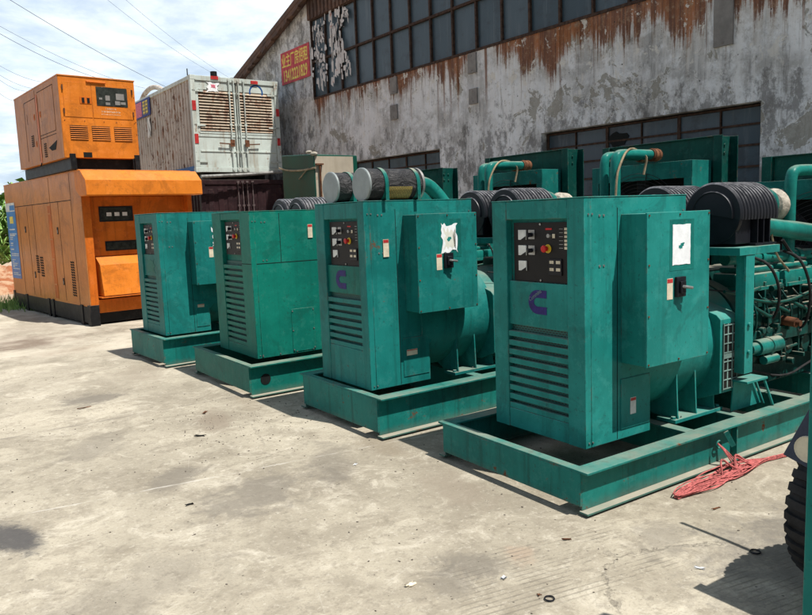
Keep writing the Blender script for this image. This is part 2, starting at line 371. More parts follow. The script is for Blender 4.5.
# ------------------------------------------------------------------ mesh builder
class MB:
    def __init__(s): s.b = bmesh.new()
    def box(s, x0, x1, y0, y1, z0, z1, mat=None, bev=0):
        r = bmesh.ops.create_cube(s.b, size=1)
        T = Matrix.Translation(((x0+x1)/2, (y0+y1)/2, (z0+z1)/2)) @ Matrix.Diagonal((abs(x1-x0), abs(y1-y0), abs(z1-z0), 1))
        bmesh.ops.transform(s.b, verts=r['verts'], matrix=T)
        if mat is not None: bmesh.ops.transform(s.b, verts=r['verts'], matrix=mat)
        if bev: bmesh.ops.bevel(s.b, geom=[e for e in s.b.edges if all(v in set(r['verts']) for v in e.verts)], offset=bev, segments=2, affect='EDGES', profile=.5)
        return s
    def bar(s, p0, p1, w, h, up=(0, 0, 1)):
        p0, p1 = Vector(p0), Vector(p1); d = p1-p0; L = d.length; d.normalize()
        a = d.cross(Vector(up));
        if a.length < 1e-4: a = Vector((1, 0, 0))
        a.normalize(); u = a.cross(d)
        mt = Matrix((( d.x, a.x, u.x, p0.x), (d.y, a.y, u.y, p0.y), (d.z, a.z, u.z, p0.z), (0, 0, 0, 1)))
        return s.box(0, L, -w/2, w/2, -h/2, h/2, mat=mt)
    def cyl(s, p0, p1, r, r2=None, seg=24, caps=True):
        p0, p1 = Vector(p0), Vector(p1); d = p1-p0
        q = bmesh.ops.create_cone(s.b, cap_ends=caps, segments=seg, radius1=r, radius2=r if r2 is None else r2, depth=d.length)
        mt = Matrix.Translation((p0+p1)/2) @ d.to_track_quat('Z', 'Y').to_matrix().to_4x4()
        bmesh.ops.transform(s.b, verts=q['verts'], matrix=mt); return s
    def lathe(s, prof, origin, axis, seg=40, a0=0., a1=2*math.pi, ref=(0, 0, 1)):
        # prof: list of (dist along axis, radius)
        A = Vector(axis).normalized(); u = Vector(ref) - A*A.dot(Vector(ref)); u.normalize(); v = A.cross(u); O = Vector(origin)
        full = abs(a1-a0-2*math.pi) < 1e-6; n = seg if full else seg+1; rows = []
        for d, r in prof:
            rows.append([s.b.verts.new(O+A*d+(u*math.cos(a0+(a1-a0)*i/seg)+v*math.sin(a0+(a1-a0)*i/seg))*max(r, 1e-4)) for i in range(n)])
        for k in range(len(rows)-1):
            for i in range(seg):
                j = (i+1) % n
                s.b.faces.new((rows[k][i], rows[k][j], rows[k+1][j], rows[k+1][i]))
        return s
    def tube(s, pts, r, seg=10, caps=True, smooth=0):
        P = [Vector(p) for p in pts]
        for _ in range(smooth):
            Q = [P[0]]
            for a, b in zip(P, P[1:]): Q += [a*.75+b*.25, a*.25+b*.75]
            P = Q+[P[-1]]
        rows = []; up = None
        for i, p in enumerate(P):
            d = (P[min(i+1, len(P)-1)]-P[max(i-1, 0)]).normalized()
            if up is None: up = Vector((0, 0, 1)) if abs(d.z) < .9 else Vector((1, 0, 0))
            a = d.cross(up).normalized(); b = a.cross(d).normalized(); up = b
            rr = r[i*len(r)//len(P)] if hasattr(r, '__len__') else r
            rows.append([s.b.verts.new(p+(a*math.cos(2*math.pi*k/seg)+b*math.sin(2*math.pi*k/seg))*rr) for k in range(seg)])
        for x, y in zip(rows, rows[1:]):
            for k in range(seg): s.b.faces.new((x[k], x[(k+1) % seg], y[(k+1) % seg], y[k]))
        if caps: s.b.faces.new(rows[0][::-1]); s.b.faces.new(rows[-1])
        return s
    def prism(s, poly, ax, a0, a1):
        # poly in the two other axes (order x,y,z without ax)
        def P(q, a):
            l = list(q); l.insert(ax, a); return l
        A = [s.b.verts.new(P(q, a0)) for q in poly]; B = [s.b.verts.new(P(q, a1)) for q in poly]
        n = len(poly)
        s.b.faces.new(A); s.b.faces.new(B[::-1])
        for i in range(n): s.b.faces.new((A[i], B[i], B[(i+1) % n], A[(i+1) % n]))
        return s
    def sphere(s, c, r, sc=(1, 1, 1), seg=16):
        q = bmesh.ops.create_uvsphere(s.b, u_segments=seg, v_segments=seg//2, radius=r)
        bmesh.ops.transform(s.b, verts=q['verts'], matrix=Matrix.Translation(c) @ Matrix.Diagonal((*sc, 1))); return s
    def bolt(s, c, n, r=.008, h=.007):
        c = Vector(c); return s.cyl(c, c+Vector(n)*h, r, seg=6)
    def build(s, name, mat, parent=None, ang=32, bevel=0, **tags):
        bmesh.ops.recalc_face_normals(s.b, faces=s.b.faces)
        me = bpy.data.meshes.new(name); s.b.to_mesh(me); s.b.free()
        o = bpy.data.objects.new(name, me); COL.objects.link(o)
        me.materials.append(M[mat] if isinstance(mat, str) else mat)
        for p in me.polygons: p.use_smooth = True
        me.set_sharp_from_angle(angle=R_(ang))
        if bevel:
            bv = o.modifiers.new('bevel', 'BEVEL'); bv.width = bevel; bv.segments = 2; bv.limit_method = 'ANGLE'; bv.angle_limit = R_(50)
            bv.harden_normals = False
        if parent: o.parent = parent
        for k, v in tags.items(): o[k] = v
        return o

def thing(name, label, cat, loc=(0, 0, 0), rz=0, group=None):
    o = bpy.data.objects.new(name, None); COL.objects.link(o); o.location = loc; o.rotation_euler = (0, 0, rz)
    o['label'] = label; o['category'] = cat
    if group: o['group'] = group
    return o

def text(name, body, size, mat, parent, origin, right, up, depth=.0015, sx=1, sy=1, align='CENTER', label=None, bold=0):
    cu = bpy.data.curves.new('t', 'FONT'); cu.body = body; cu.size = size; cu.align_x = align; cu.align_y = 'CENTER'
    cu.extrude = depth/2; cu.offset = bold; cu.resolution_u = 3
    ob = bpy.data.objects.new('t', cu); COL.objects.link(ob)
    bpy.context.view_layer.update()
    me = bpy.data.meshes.new_from_object(ob.evaluated_get(bpy.context.evaluated_depsgraph_get()))
    bpy.data.objects.remove(ob); bpy.data.curves.remove(cu)
    r = Vector(right).normalized(); u = Vector(up).normalized(); n = r.cross(u)
    me.transform(Matrix(((r.x*sx, u.x*sy, n.x, origin[0]), (r.y*sx, u.y*sy, n.y, origin[1]), (r.z*sx, u.z*sy, n.z, origin[2]), (0, 0, 0, 1))))
    me.materials.clear(); me.materials.append(M[mat]); me.name = name
    o = bpy.data.objects.new(name, me); COL.objects.link(o); o.parent = parent
    if label: o['label'] = label
    return o

_bm = {}
class Bolts:
    def __init__(s): s.l = []
    def bolt(s, c, n, r=.0055, h=.005): s.l.append((c, tuple(n), min(r, .007), h)); return s
    def build(s, name, mat, parent):
        for c, n, r, h in s.l:
            k = (n, r, h, mat)
            if k not in _bm:
                o = MB().cyl((0, 0, 0), Vector(n)*h, r, seg=6).build('bolt', mat, parent); _bm[k] = o.data
            else:
                o = bpy.data.objects.new('bolt', _bm[k]); COL.objects.link(o); o.parent = parent
            o.location = c

def ragged(w, h, n=7, j=.12, seed=0):
    rg = random.Random(seed); pts = []
    for (ax, ay), (bx, by) in (((0, 0), (1, 0)), ((1, 0), (1, 1)), ((1, 1), (0, 1)), ((0, 1), (0, 0))):
        for i in range(n):
            f = i/n; x, y = ax+(bx-ax)*f, ay+(by-ay)*f
            k = rg.random()*j if i else rg.random()*j*.3
            x += (.5-x)*k*1.2*(abs(ax-bx) < .5); y += (.5-y)*k*1.2*(abs(ay-by) < .5)
            pts.append((x*w, y*h))
    return pts

# ------------------------------------------------------------------ generator sets
def genset(g):
    x0, y0, yaw = g['loc']; hr, hw, fl = g['hr'], g['hw'], g['fl']; cx, cw, ct = g['cx'], g['cw'], g['ct']
    pm, fm = g['paint'], g.get('frame', 'frame')
    T = thing('generator_set', g['label'], 'generator', (x0, y0, 0), yaw, 'green generator sets lined up along the yard')
    L = 4.6; zb = .014
    # --- base
    b = MB()
    for sg in (1, -1):
        yw = sg*hw
        b.box(.012, L, yw-sg*.008, yw, zb+.012, hr-.013)                         # web
        b.prism([(0-.0, yw-sg*.06), (0, yw+sg*fl), (L, yw+sg*fl), (L, yw-sg*.06)], 2, hr-.013, hr) # top flange
        b.prism([(0.0, yw-sg*.01), (0.0, yw+sg*fl), (L, yw+sg*fl), (L, yw-sg*.01)], 2, zb, zb+.012)  # bottom flange
        for xs in (1.36, 2.7, 3.6): b.box(xs, xs+.01, min(yw, yw+sg*(fl-.012)), max(yw, yw+sg*(fl-.012)), zb+.012, hr-.013)
    b.box(0, .012, -hw, hw, .05, hr-.013)
    b.prism([(0.001, -hw+.0595), (0.001, hw-.0595), (.06, hw-.0595), (.06, -hw+.0595)], 2, hr-.0128, hr-.0002)
    b.box(L-.012, L, -hw+.01, hw-.01, .05, hr-.014)
    base = b.build('base_frame', fm, T, bevel=.002)
    for xs in g.get('cross', (.98, 1.5, 2.2, 3.0, 3.7)):
        MB().box(xs, xs+.08, -hw+.0602, hw-.0602, hr-.0126, hr-.0004).box(xs+.035, xs+.045, -hw+.0602, hw-.0602, .06, hr-.0126).build('cross_member', fm, T)
    if g.get('hole'):
        MB().cyl((.16, -hw-.004, .155), (.16, -hw-.0005, .155), .05, seg=28).build('lifting_hole', 'dark', base)
    # --- cabinet
    z0 = hr+.002 if not g.get('zb') else g['zb']; dl, du, zn = g['dl'], g['du'], g['zn']
    xb = cx+.05
    b = MB(); b.prism([(xb, z0), (cx+dl, z0), (cx+dl, zn-.05), (cx+dl+.05, zn), (cx+du, zn), (cx+du, ct), (xb, ct)] if du > dl+.06 else [(xb, z0), (cx+du, z0), (cx+du, ct), (xb, ct)], 1, -cw, cw)
    pl, pr, pz1, pz0 = g['panel']      # left y, right y, top z, bottom z
    # front frame members
    b.box(cx, xb, pl+.035, cw, z0, ct); b.box(cx, xb, -cw, pr, z0, ct)
    b.box(cx+.002, xb, pr, pl+.035, pz1+.02, ct-.001)
    lz1, lz0 = g['louv']
    b.box(cx+.003, xb, pr, pl+.035, z0+.001, lz0)
    cab = b.build('cabinet', pm, T, bevel=.004)
    # thin top lid lip and seam strips
    MB().box(cx-.003, cx+du+.003, -cw-.003, cw+.003, ct+.0005, ct+.006).build('top_cover', pm, cab, bevel=.002)
    if g.get('seam_z'):
        sz = g['seam_z']
        MB().box(cx+.05, cx+du-.002, -cw-.0015, -cw-.0002, sz-.003, sz+.003).box(cx-.0015, cx-.0002, -cw+.002, pr-.004, sz-.003, sz+.003).box(.5, .505, -cw-.0015, -cw-.0002, sz+.003, ct-.02).build('panel_seam', 'dark', cab)
    else:
        MB().box(g['sx'], g['sx']+.004, -cw-.0015, -cw-.0002, z0+.01, ct-.06).build('panel_seam', 'dark', cab)
        if du > dl+.06: MB().box(g['sx']+.03, cx+dl-.012, -cw-.005, -cw-.0003, z0+.06, z0+.06+.3).build('access_panel', pm, cab, bevel=.0015)
    if g.get('door'):
        xa, xc, za, zc = g['door']
        d = MB().box(xa, xc, -cw-.005, -cw-.0003, za, zc); dd = d.build('access_panel', pm, cab, bevel=.0015)
    bt = Bolts()
    for xx in (cx+.03, cx+.06, cx+du-.03): bt.bolt((xx, -cw, ct-.09), (0, -1, 0)); bt.bolt((xx, -cw, z0+.03), (0, -1, 0))
    for xx in (cx+.12, cx+.155):
        for zz in (ct-.1, ct-.38 if not g.get('seam_z') else g['seam_z']+.03, ): bt.bolt((xx, -cw, zz), (0, -1, 0), .007, .004)
    if g.get('door'):
        for xx in (xa+.01, xc-.01):
            for zz in (za+.02, (za+zc)/2, zc-.02): bt.bolt((xx, -cw-.005, zz), (0, -1, 0), .007, .005)
        for k in range(6): bt.bolt((cx+.06+k*(du-.1)/5, -cw, z0+.02), (0, -1, 0), .008, .006)
    bt.build('bolt_heads', 'steel', cab)
    # sticker(s) on the side
    for (sx, sz, w, h) in g.get('stickers', ()):
        st = MB().box(sx, sx+w, -cw-.0075, -cw-.0058, sz, sz+h).build('warning_sticker', 'cream' if not g['rich'] else 'white', cab)
        MB().box(sx+.002, sx+w-.002, -cw-.0085, -cw-.0076, sz+h*.8, sz+h-.003).build('sticker_header', 'redtape', cab)
    # --- control panel (recessed)
    pxs = cx+.032
    cp = MB().box(pxs, xb-.001, pr+.002, pl, pz0, pz1).build('control_panel', 'panel', T)
    pw, ph = pl-pr, pz1-pz0
    U = lambda u: pl-u*pw
    V = lambda v: pz1-v*ph
    def pb(name, u0, u1, v0, v1, mat, d=.006, d0=0): return MB().box(pxs-d, pxs-d0-.0003, U(u1), U(u0), V(v1), V(v0)).build(name, mat, cp, bevel=.001)
    for r_ in range(3):
        v = .12+.265*r_
        pb('meter', .10, .24, v, v+.17, 'white', .009)
        MB().prism([(U(.24), V(v+.17)), (U(.15), V(v+.17)), (U(.24), V(v+.11))], 0, pxs-.0115, pxs-.0093).build('meter_cover', 'panel', cp)
    for r_ in range(2):
        v = .12+.265*r_
        pb('selector_plate', .275, .39, v, v+.16, 'steel', .004)
        cy_, cz_ = U(.335), V(v+.085)
        MB().cyl((pxs-.004, cy_, cz_), (pxs-.028, cy_, cz_), .013, seg=14).box(pxs-.034, pxs-.028, cy_-.004, cy_+.004, cz_-.014, cz_+.014).build('selector_knob', 'plastic', cp)
    cy_, cz_ = U(.6), V(.435)
    MB().cyl((pxs-.0005, cy_-.01, cz_), (pxs-.004, cy_-.01, cz_), .026, seg=20).build('emergency_ring', 'yellow', cp)
    MB().cyl((pxs-.004, cy_, cz_), (pxs-.02, cy_, cz_), .014, seg=16).lathe([(.02, .014), (.024, .021), (.03, .021), (.034, .016), (.035, 0)], (pxs, cy_, cz_), (-1, 0, 0), 18).build('emergency_button', 'red', cp)
    pb('panel_nameplate', .58, .69, .095, .125, 'red', .002)
    MB().cyl((pxs, U(.66), V(.22)), (pxs-.02, U(.66), V(.22)), .012, seg=12).build('ignition_switch', 'steel', cp)
    pb('switch_tag', .7, .745, .19, .26, 'cream', .004)
    for k, v in enumerate((.11, .17, .235, .3, .36, .42)):
        if g['rich']: pb('indicator_label', .9, .955, v-.02, v+.022, 'cream', .003)
        pb('indicator_caption', .81, .875, v-.004, v+.006, 'steel', .0015)
    ds = pb('gauge_block', .64, .86, .6, .87, 'plastic', .008)
    for u, v in ((.66, .63), (.77, .63), (.66, .75), (.77, .75)): MB().box(pxs-.0095, pxs-.0083, U(u+.07), U(u), V(v+.05), V(v)).build('gauge_face', 'cream', cp)
    for v in (.03, .97): MB().bolt((pxs, U(.49), V(v)), (-1, 0, 0), .007, .005).build('panel_screw', 'steel', cp)
    # --- plate with emblem
    if g.get('logo', 1):
        lp = MB().box(cx+.018, xb-.001, pr+.001, pl+.034, lz1+.02, pz0-.003).build('emblem_plate', g.get('plate', pm), T, bevel=.001)
        zc, yc, s_ = g['logoc']; xp = cx+.018
        out = []
        h, w = .145*s_, .152*s_
        for k in range(13):
            a = math.pi/2+math.pi*k/12
            rx, rz = w*.5, h*.5
            out.append((yc-(rx*math.cos(a)), zc+rz*math.sin(a)))
        inn = []
        for k in range(9):
            a = 3*math.pi/2-math.pi*k/8
            inn.append((yc-(w*.2*math.cos(a)), zc+h*.18*math.sin(a)))
        e = yc-w*.5
        if g.get('logo', 1) == 1:
            poly = out+[(e, zc-h*.5), (e, zc-h*.18)]+inn+[(e, zc+h*.18), (e, zc+h*.5)]
            lg = MB().prism(poly, 0, xp-.0018, xp-.0002).build('emblem', 'purple', lp)
            if g['rich']:
                text('emblem_lettering', 'Cummins', .036, 'greygrille', lp, (xp-.0028, yc+.018, zc+.04), (0, -1, .62), (0, .62, 1), .0006, sx=.85)
    if not g.get('logo', 1) and g.get('plateglass'):
        MB().box(cx+.018, xb-.001, pr+.001, pl+.034, lz1+.02, pz0-.003).build('emblem_plate', pm, T)
        MB().prism([(a+pr+.05, b_+lz1+.05) for a, b_ in ragged(pl-pr-.08, pz0-lz1-.1, 6, .35, 3)], 0, cx+.0155, cx+.0178).build('torn_decal', 'green_d', T)
    # --- louvres
    MB().box(xb-.012, xb-.001, pr+.001, pl+.034, lz0+.001, lz1+.019).build('louver_back', 'slots', cab)
    n = g['nl']; stp = (lz1-lz0)/n; sl = MB()
    for k in range(n):
        zt = lz1-k*stp
        sl.prism([(cx+.004, zt-stp*.78), (cx+.008, zt-stp*.78), (cx+.032, zt-stp*.02), (cx+.028, zt-stp*.02)][::1] if 0 else [(cx+.004, zt-stp*.95), (cx+.008, zt-stp*.98), (cx+.036, zt-stp*.38), (cx+.004, zt-stp*.38)], 1, pr+.002, pl+.033)
    sl.build('louver_slats', pm, cab, bevel=.001)
    # --- breaker box on the side
    if g.get('box'):
        bx0, bx1, bz0, bz1, bd = g['box']
        bb = MB().box(bx0, bx1, -cw-bd+.014, -cw-.001, bz0, bz1).build('breaker_box', g.get('boxpaint', pm), T, bevel=.003)
        MB().box(bx0-.006, bx1+.006, -cw-bd, -cw-bd+.0135, bz0-.004, bz1+.004).build('box_lid', g.get('boxpaint', pm), bb, bevel=.0025)
        yy = -cw-bd; q = Bolts()
        for xx in (bx0+.01, (bx0+bx1)/2, bx1-.008):
            for zz in (bz0+.012, bz1-.012): q.bolt((xx, yy, zz), (0, -1, 0))
        for xx in (bx0+.01, bx1-.008):
            for zz in ((bz0*2+bz1)/3, (bz0+2*bz1)/3): q.bolt((xx, yy, zz), (0, -1, 0))
        q.build('bolt_heads', 'rust', bb)
        w = bx1-bx0; px_ = bx0+w*.38
        MB().box(px_-.022, px_+.2, yy-.0012, yy-.0002, bz1-.33, bz1-.04).build('glue_patch', 'frame', bb)
        pp = MB(); pp.prism([(px_+a, bz1-.30+c_) for a, c_ in ragged(.165, .232, 9, g['torn'], g['seed'])], 1, yy-.0032, yy-.0014)
        pp.build('torn_notice', 'paper', bb)
        if g['torn'] > .1: MB().prism([(px_+.022+a, bz1-.272+c_) for a, c_ in ragged(.12, .17, 8, .45, g['seed']+3)], 1, yy-.0037, yy-.0034).build('notice_layer', 'cream2', bb)
        tr = MB(); rg = random.Random(g['seed'])
        pts = []
        for k in range(22):
            a = k*math.pi/11; r_ = .011+.004*math.sin(a*2+1)+.01*rg.random(); pts.append((px_+.08+r_*1.25*math.cos(a), bz1-.19+r_*math.sin(a)*1.1+.3*r_*math.cos(a)))
        tr.prism(pts, 1, yy-.0042, yy-.0039)
        tr.build('notice_tear', 'teal', bb)
        sx_, sz_ = bx0+w*.30, bz0+(bz1-bz0)*.45
        st = MB().box(sx_, sx_+.052, yy-.0016, yy-.0002, sz_-.02, sz_+.1).build('warning_sticker', 'cream', bb)
        MB().box(sx_+.002, sx_+.05, yy-.0026, yy-.0018, sz_+.075, sz_+.097).build('sticker_header', 'redtape', bb)
        hx = sx_+.068
        sw = MB().box(hx, hx+.082, yy-.02, yy-.0003, sz_-.01, sz_+.105).box(hx+.018, hx+.064, yy-.034, yy-.02, sz_+.012, sz_+.08)
        sw.build('switch_body', 'plastic', bb, bevel=.003)
        MB().tube([(hx+.035, yy-.03, sz_+.05), (hx+.045, yy-.05, sz_+.048), (hx+.088, yy-.056, sz_+.04)], .0085, 8, smooth=1).build('switch_handle', 'steel', bb)
    # --- alternator
    ax = cx+dl-.1; az = hr+.45; r = g.get('gr', .40)
    a = MB(); a.lathe([(0, r*.6), (.02, r*.95), (.3, r), (.66, r), (.70, r*1.03), (.73, r*1.03), (.74, r*.9), (.82, r*.85), (1.0, r*.93), (1.16, r*.95), (1.18, r*.5), (1.2, 0)], (ax, 0, az), (1, 0, 0), 48)
    alt = a.build('alternator', pm, T, ang=40)
    fx = ax+.32
    for sg in (-1, 1):
        f = MB().box(fx, fx+.5, sg*.33-.07, sg*.33+.07+(.05 if sg > 0 else 0), hr+.002, hr+.025)
        for k in range(3):
            xk = fx+.04+.19*k
            f.prism([(sg*.14, az-r*.82), (sg*.39, hr+.025), (sg*.2, hr+.025), (0, az-r*.8)], 0, xk, xk+.012)
            f.prism([(sg*.39, hr+.025), (sg*.385, hr+.03+.02), (sg*(r*.93), az-.12), (sg*.2, az-.2), (sg*.2, hr+.025)], 0, xk+.0005, xk+.0115)
        f.bolt((fx+.02, sg*.37, hr+.025), (0, 0, 1), .016, .015); f.bolt((fx+.48, sg*.37, hr+.025), (0, 0, 1), .016, .015)
        f.build('mounting_foot', pm, alt, bevel=.0015)
    vx = ax+.70
    v = MB().prism([(.2, az+r*.9), (-.16, az+.28), (-.42, az+.2), (-.45, az+.17), (-.45, az-.31), (-.28, az-.38), (.2, az-.38)], 0, vx+.004, vx+.2)
    vb = v.build('vent_housing', g.get('boxpaint', pm), alt, bevel=.003)
    MB().box(vx+.03, vx+.18, -.4535, -.451, az-.29, az+.14).build('vent_opening', 'panel', alt)
    gr = MB()
    for k in range(8): gr.box(vx+.03, vx+.18, -.459, -.454, az-.288+k*.0595, az-.288+k*.0595+.006)
    gr.box(vx+.03, vx+.18, -.4595, -.4538, az-.085, az-.055)
    for xx in (vx+.028, vx+.18): gr.box(xx, xx+.005, -.4605, -.4535, az-.29, az+.145)
    for xx in (vx+.075, vx+.125): gr.box(xx, xx+.012, -.4562, -.4518, az-.288, az+.14)
    gr.build('vent_grille', 'greygrille', alt)
    # --- engine
    ex, ez = ax+1.18, hr
    e = MB()
    e.box(ex, ex+1.45, -.27, .27, ez+.2, ez+.74); e.box(ex+.1, ex+1.3, -.21, .21, ez+.02, ez+.2)
    e.box(ex+.02, ex+1.43, -.33, .33, ez+.36, ez+.46); e.box(ex+.05, ex+1.4, -.3, .3, ez+.62, ez+.66)
    for k in range(6):
        xk = ex+.06+k*.235
        e.box(xk, xk+.2, -.31, -.26, ez+.48, ez+.6, bev=.012); e.cyl((xk+.1, -.26, ez+.29), (xk+.1, -.3, ez+.29), .06, seg=16)
        e.box(xk+.205, xk+.222, -.315, -.26, ez+.2, ez+.74)
        for zz in (.24, .34, .52, .7): e.bolt((xk+.02, -.27, ez+zz), (0, -1, 0), .012, .05)
    e.lathe([(0, .36), (.02, .4), (.14, .4), (.16, .3)], (ex-.16, 0, ez+.43), (1, 0, 0), 36)
    rq = random.Random(g['seed']+50)
    for k in range(46):
        xq = ex+.02+1.38*rq.random(); zq = ez+.16+.6*rq.random(); wq = .02+.05*rq.random(); yq = -.27-.02-.09*rq.random()
        if k % 3 == 0: e.box(xq, xq+wq, yq, -.262, zq, zq+.02+.05*rq.random(), bev=.004)
        elif k % 3 == 1: e.cyl((xq, -.262, zq), (xq, yq, zq), .01+.02*rq.random(), seg=12)
        else: e.cyl((xq, yq, zq), (xq+.06+.12*rq.random(), yq, zq+.02*rq.random()), .009+.014*rq.random(), seg=10)
    for k in range(9):
        xq = ex+.05+.15*k; e.tube([(xq, -.30, ez+.72), (xq+.02, -.37, ez+.6+.05*rq.random()), (xq+.05, -.35, ez+.45), (xq+.02, -.28, ez+.38)], .008, 6, smooth=1)
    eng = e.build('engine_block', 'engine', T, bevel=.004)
    for k in range(3):
        xk = ex+.08+k*.47
        c = MB().box(xk, xk+.41, -.30, -.02, ez+.745, ez+.86, bev=.02).box(xk+.03, xk+.38, -.27, -.05, ez+.86, ez+.905, bev=.018).box(xk-.01, xk+.42, -.315, -.005, ez+.742, ez+.765)
        for bx_, by_ in ((xk+.0, -.305), (xk+.2, -.305), (xk+.41, -.305), (xk+.07, -.16), (xk+.34, -.16)): c.bolt((bx_, by_, ez+.765 if by_ < -.2 else ez+.905), (0, 0, 1), .012, .03)
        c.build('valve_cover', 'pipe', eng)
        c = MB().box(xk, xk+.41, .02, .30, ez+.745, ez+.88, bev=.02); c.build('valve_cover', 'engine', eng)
    fz = ez
    MB().tube([(ex-.05, -.2, fz+.97), (ex+1.3, -.2, fz+.94)], .042, 14).cyl((ex+.35, -.2, fz+.96), (ex+.4, -.2, fz+.959), .055, seg=16).cyl((ex+.85, -.2, fz+.95), (ex+.9, -.2, fz+.949), .055, seg=16).build('intake_manifold', 'pipe', eng)
    MB().tube([(ex+.1, -.22, fz+1.2), (ex+.4, -.26, fz+1.18), (ex+.9, -.26, fz+1.12), (ex+1.5, -.24, fz+1.06)], [.05, .062, .068, .07], 16, smooth=2).build('charge_air_pipe', 'pipe', eng)
    MB().lathe([(0, .05), (.02, .1), (.06, .13), (.1, .12), (.13, .08), (.2, .06)], (ex+.42, -.14, fz+1.34), (1, 0, 0), 28).cyl((ex+.15, -.14, fz+1.34), (ex+.43, -.14, fz+1.34), .05).build('turbocharger', 'pipe', eng)
    MB().lathe([(0, .05), (.02, .1), (.08, .125), (.16, .12), (.2, .07), (.22, 0)], (ex+.60, -.13, fz+1.33), (1, .1, 0), 24).build('lagged_turbine_housing', 'wrap', eng)
    MB().tube([(ex+.0, -.16, fz+1.3), (ex+.06, -.2, fz+1.44), (ex+.2, -.26, fz+1.46), (ex+.36, -.28, fz+1.3), (ex+.42, -.28, fz+1.0), (ex+.6, -.3, fz+.85)], .008, 6, smooth=2).build('hose', 'tie', eng)
    h = MB(); rg = random.Random(g['seed'])
    for k in range(5):
        xa = ex+.02+k*.24
        h.tube([(xa, -.3, fz+.68), (xa+.08, -.36, fz+.62), (xa+.2, -.37, fz+.56+.02*rg.random()), (xa+.3, -.33, fz+.55)], .013, 7, smooth=2)
    h.tube([(ex-.05, -.33, fz+.72), (ex+.2, -.37, fz+.66), (ex+.5, -.36, fz+.64), (ex+.8, -.38, fz+.7), (ex+1.2, -.34, fz+.7)], .011, 7, smooth=2)
    h.tube([(ex-.3, -.36, fz+.78), (ex-.1, -.37, fz+.74), (ex+.12, -.36, fz+.77)], .012, 7, smooth=1)
    h.build('fuel_lines', 'engine2', eng)
    for xa, za, xb2, zb2 in ((ex+.15, fz+.98, ex+.3, fz+.5), (ex+.55, fz+1.0, ex+.72, fz+.4), (ex+.95, fz+.96, ex+1.05, fz+.35)):
        MB().tube([(xa, -.28, za), (xa+.03, -.4, za-.05), (xb2-.02, -.42, (za+zb2)/2), (xb2, -.38, zb2+.05), (xb2, -.3, zb2)], .01, 8, smooth=2).build('rubber_hose', 'rubber', eng)
        MB().cyl((xb2, -.3, zb2-.001), (xb2, -.33, zb2+.012), .021, seg=12).build('hose_clamp', 'steel', eng)
    for k in range(6): MB().cyl((ex+.12+k*.22, -.318, fz+.57), (ex+.12+k*.22, -.34, fz+.57), .014, seg=10).build('fitting', 'steel', eng)
    w = MB()
    if 1: MB().tube([(ex-.4, -.3, fz+.8), (ex-.15, -.34, fz+.76), (ex+.02, -.34, fz+.8)], .006, 6, smooth=2).build('wiring', 'rubber', eng)
    w.tube([(ex+.05, -.35, fz+.2), (ex+.4, -.4, fz+.1), (ex+.8, -.36, fz+.15), (ex+1.2, -.33, fz+.2)], .008, 6, smooth=2)
    MB().tube([(ex+.5, -.3, fz+1.08), (ex+.62, -.32, fz+.95), (ex+.8, -.31, fz+.93)], .012, 6, smooth=2).build('wiring', 'rubber', eng)
    w.build('wiring', 'rubber', eng)
    stt = MB().cyl((ex+.05, -.38, fz+.36), (ex+.33, -.38, fz+.36), .055, seg=20).cyl((ex-.03, -.38, fz+.36), (ex+.05, -.38, fz+.36), .04, seg=20).cyl((ex+.1, -.41, fz+.27), (ex+.26, -.41, fz+.27), .03, seg=14).lathe([(0, .063), (.012, .063)], (ex+.19, -.38, fz+.36), (1, 0, 0), 20)
    stt.build('starter_motor', 'pipe', eng)
    for k in range(3): MB().lathe([(0, 0), (0, .048), (.15, .05), (.17, .04), (.17, 0)], (ex+.75+k*.14, -.36, fz+.22), (0, 0, 1), 20).build('oil_filter', 'engine', eng)
    MB().cyl((ex+.5, -.31, fz+.5), (ex+.5, -.42, fz+.49), .035, seg=14).cyl((ex+.5, -.42, fz+.49), (ex+.5, -.45, fz+.488), .022, seg=14).build('sensor_plug', 'rust', eng)
    # --- air filters
    if g['filters'] in ('round', 'both', 'near'):
        fx0 = g.get('fx', 1.57)
        for yc in g['fy']:
            r0 = .208; zc = g['fz']; Lf = .42
            prof = [(-.006, 0), (-.006, .138), (-.014, .142), (-.014, .148), (-.002, .152), (0, .153), (.0, r0-.012), (.012, r0)]
            d = .02
            for k in range(11):
                prof += [(d, r0), (d+.004, r0-.008), (d+.014, r0-.009), (d+.019, r0), (d+.034, r0+.001)]; d += .036
            prof += [(d, r0), (d+.02, r0-.02), (d+.03, .08), (d+.03, 0)]
            a = MB(); a.lathe(prof, (fx0, yc, zc), (1, 0, 0), 56, -R_(100), R_(100), ref=(0, 0, 1))
            b2 = MB().box(fx0+.004, fx0+.17, yc-.165, yc+.165, zc-.19, zc-.0); b2.box(fx0+.17, fx0+Lf, yc-.1, yc+.1, zc-.15, zc-.0)
            b2.lathe([(0, 0), (0, .112), (.0, r0-.012), (.03, r0-.01), (.05, 0)], (fx0+.0012, yc, zc), (1, 0, 0), 56)
            af = a.build('air_filter', 'rib', T, ang=28)
            b2.build('filter_housing', 'plastic', af, bevel=.004)
            sl_ = MB()
            for k in range(3): sl_.box(fx0+.19+k*.07, fx0+.2+k*.07, yc-.2, yc-.1, zc-.19, zc-.02)
            sl_.box(fx0+.17, fx0+Lf, yc-.2, yc+.2, zc-.205, zc-.192)
            sl_.build('filter_bracket', 'plastic', af)
            MB().lathe([(0, .07), (.12, .065)], (fx0+.44, yc, zc), (1, 0, 0), 20).lathe([(.03, .076), (.05, .076)], (fx0+.44, yc, zc), (1, 0, 0), 20).build('inlet_duct', 'tie', af)
        zs = g['fz']-.208; ys = g['fy'][0]-.235; ye = g['fy'][1]+.2
        s_ = MB()
        s_.box(fx0-.06, fx0+.4, ys, ye, zs-.05, zs)
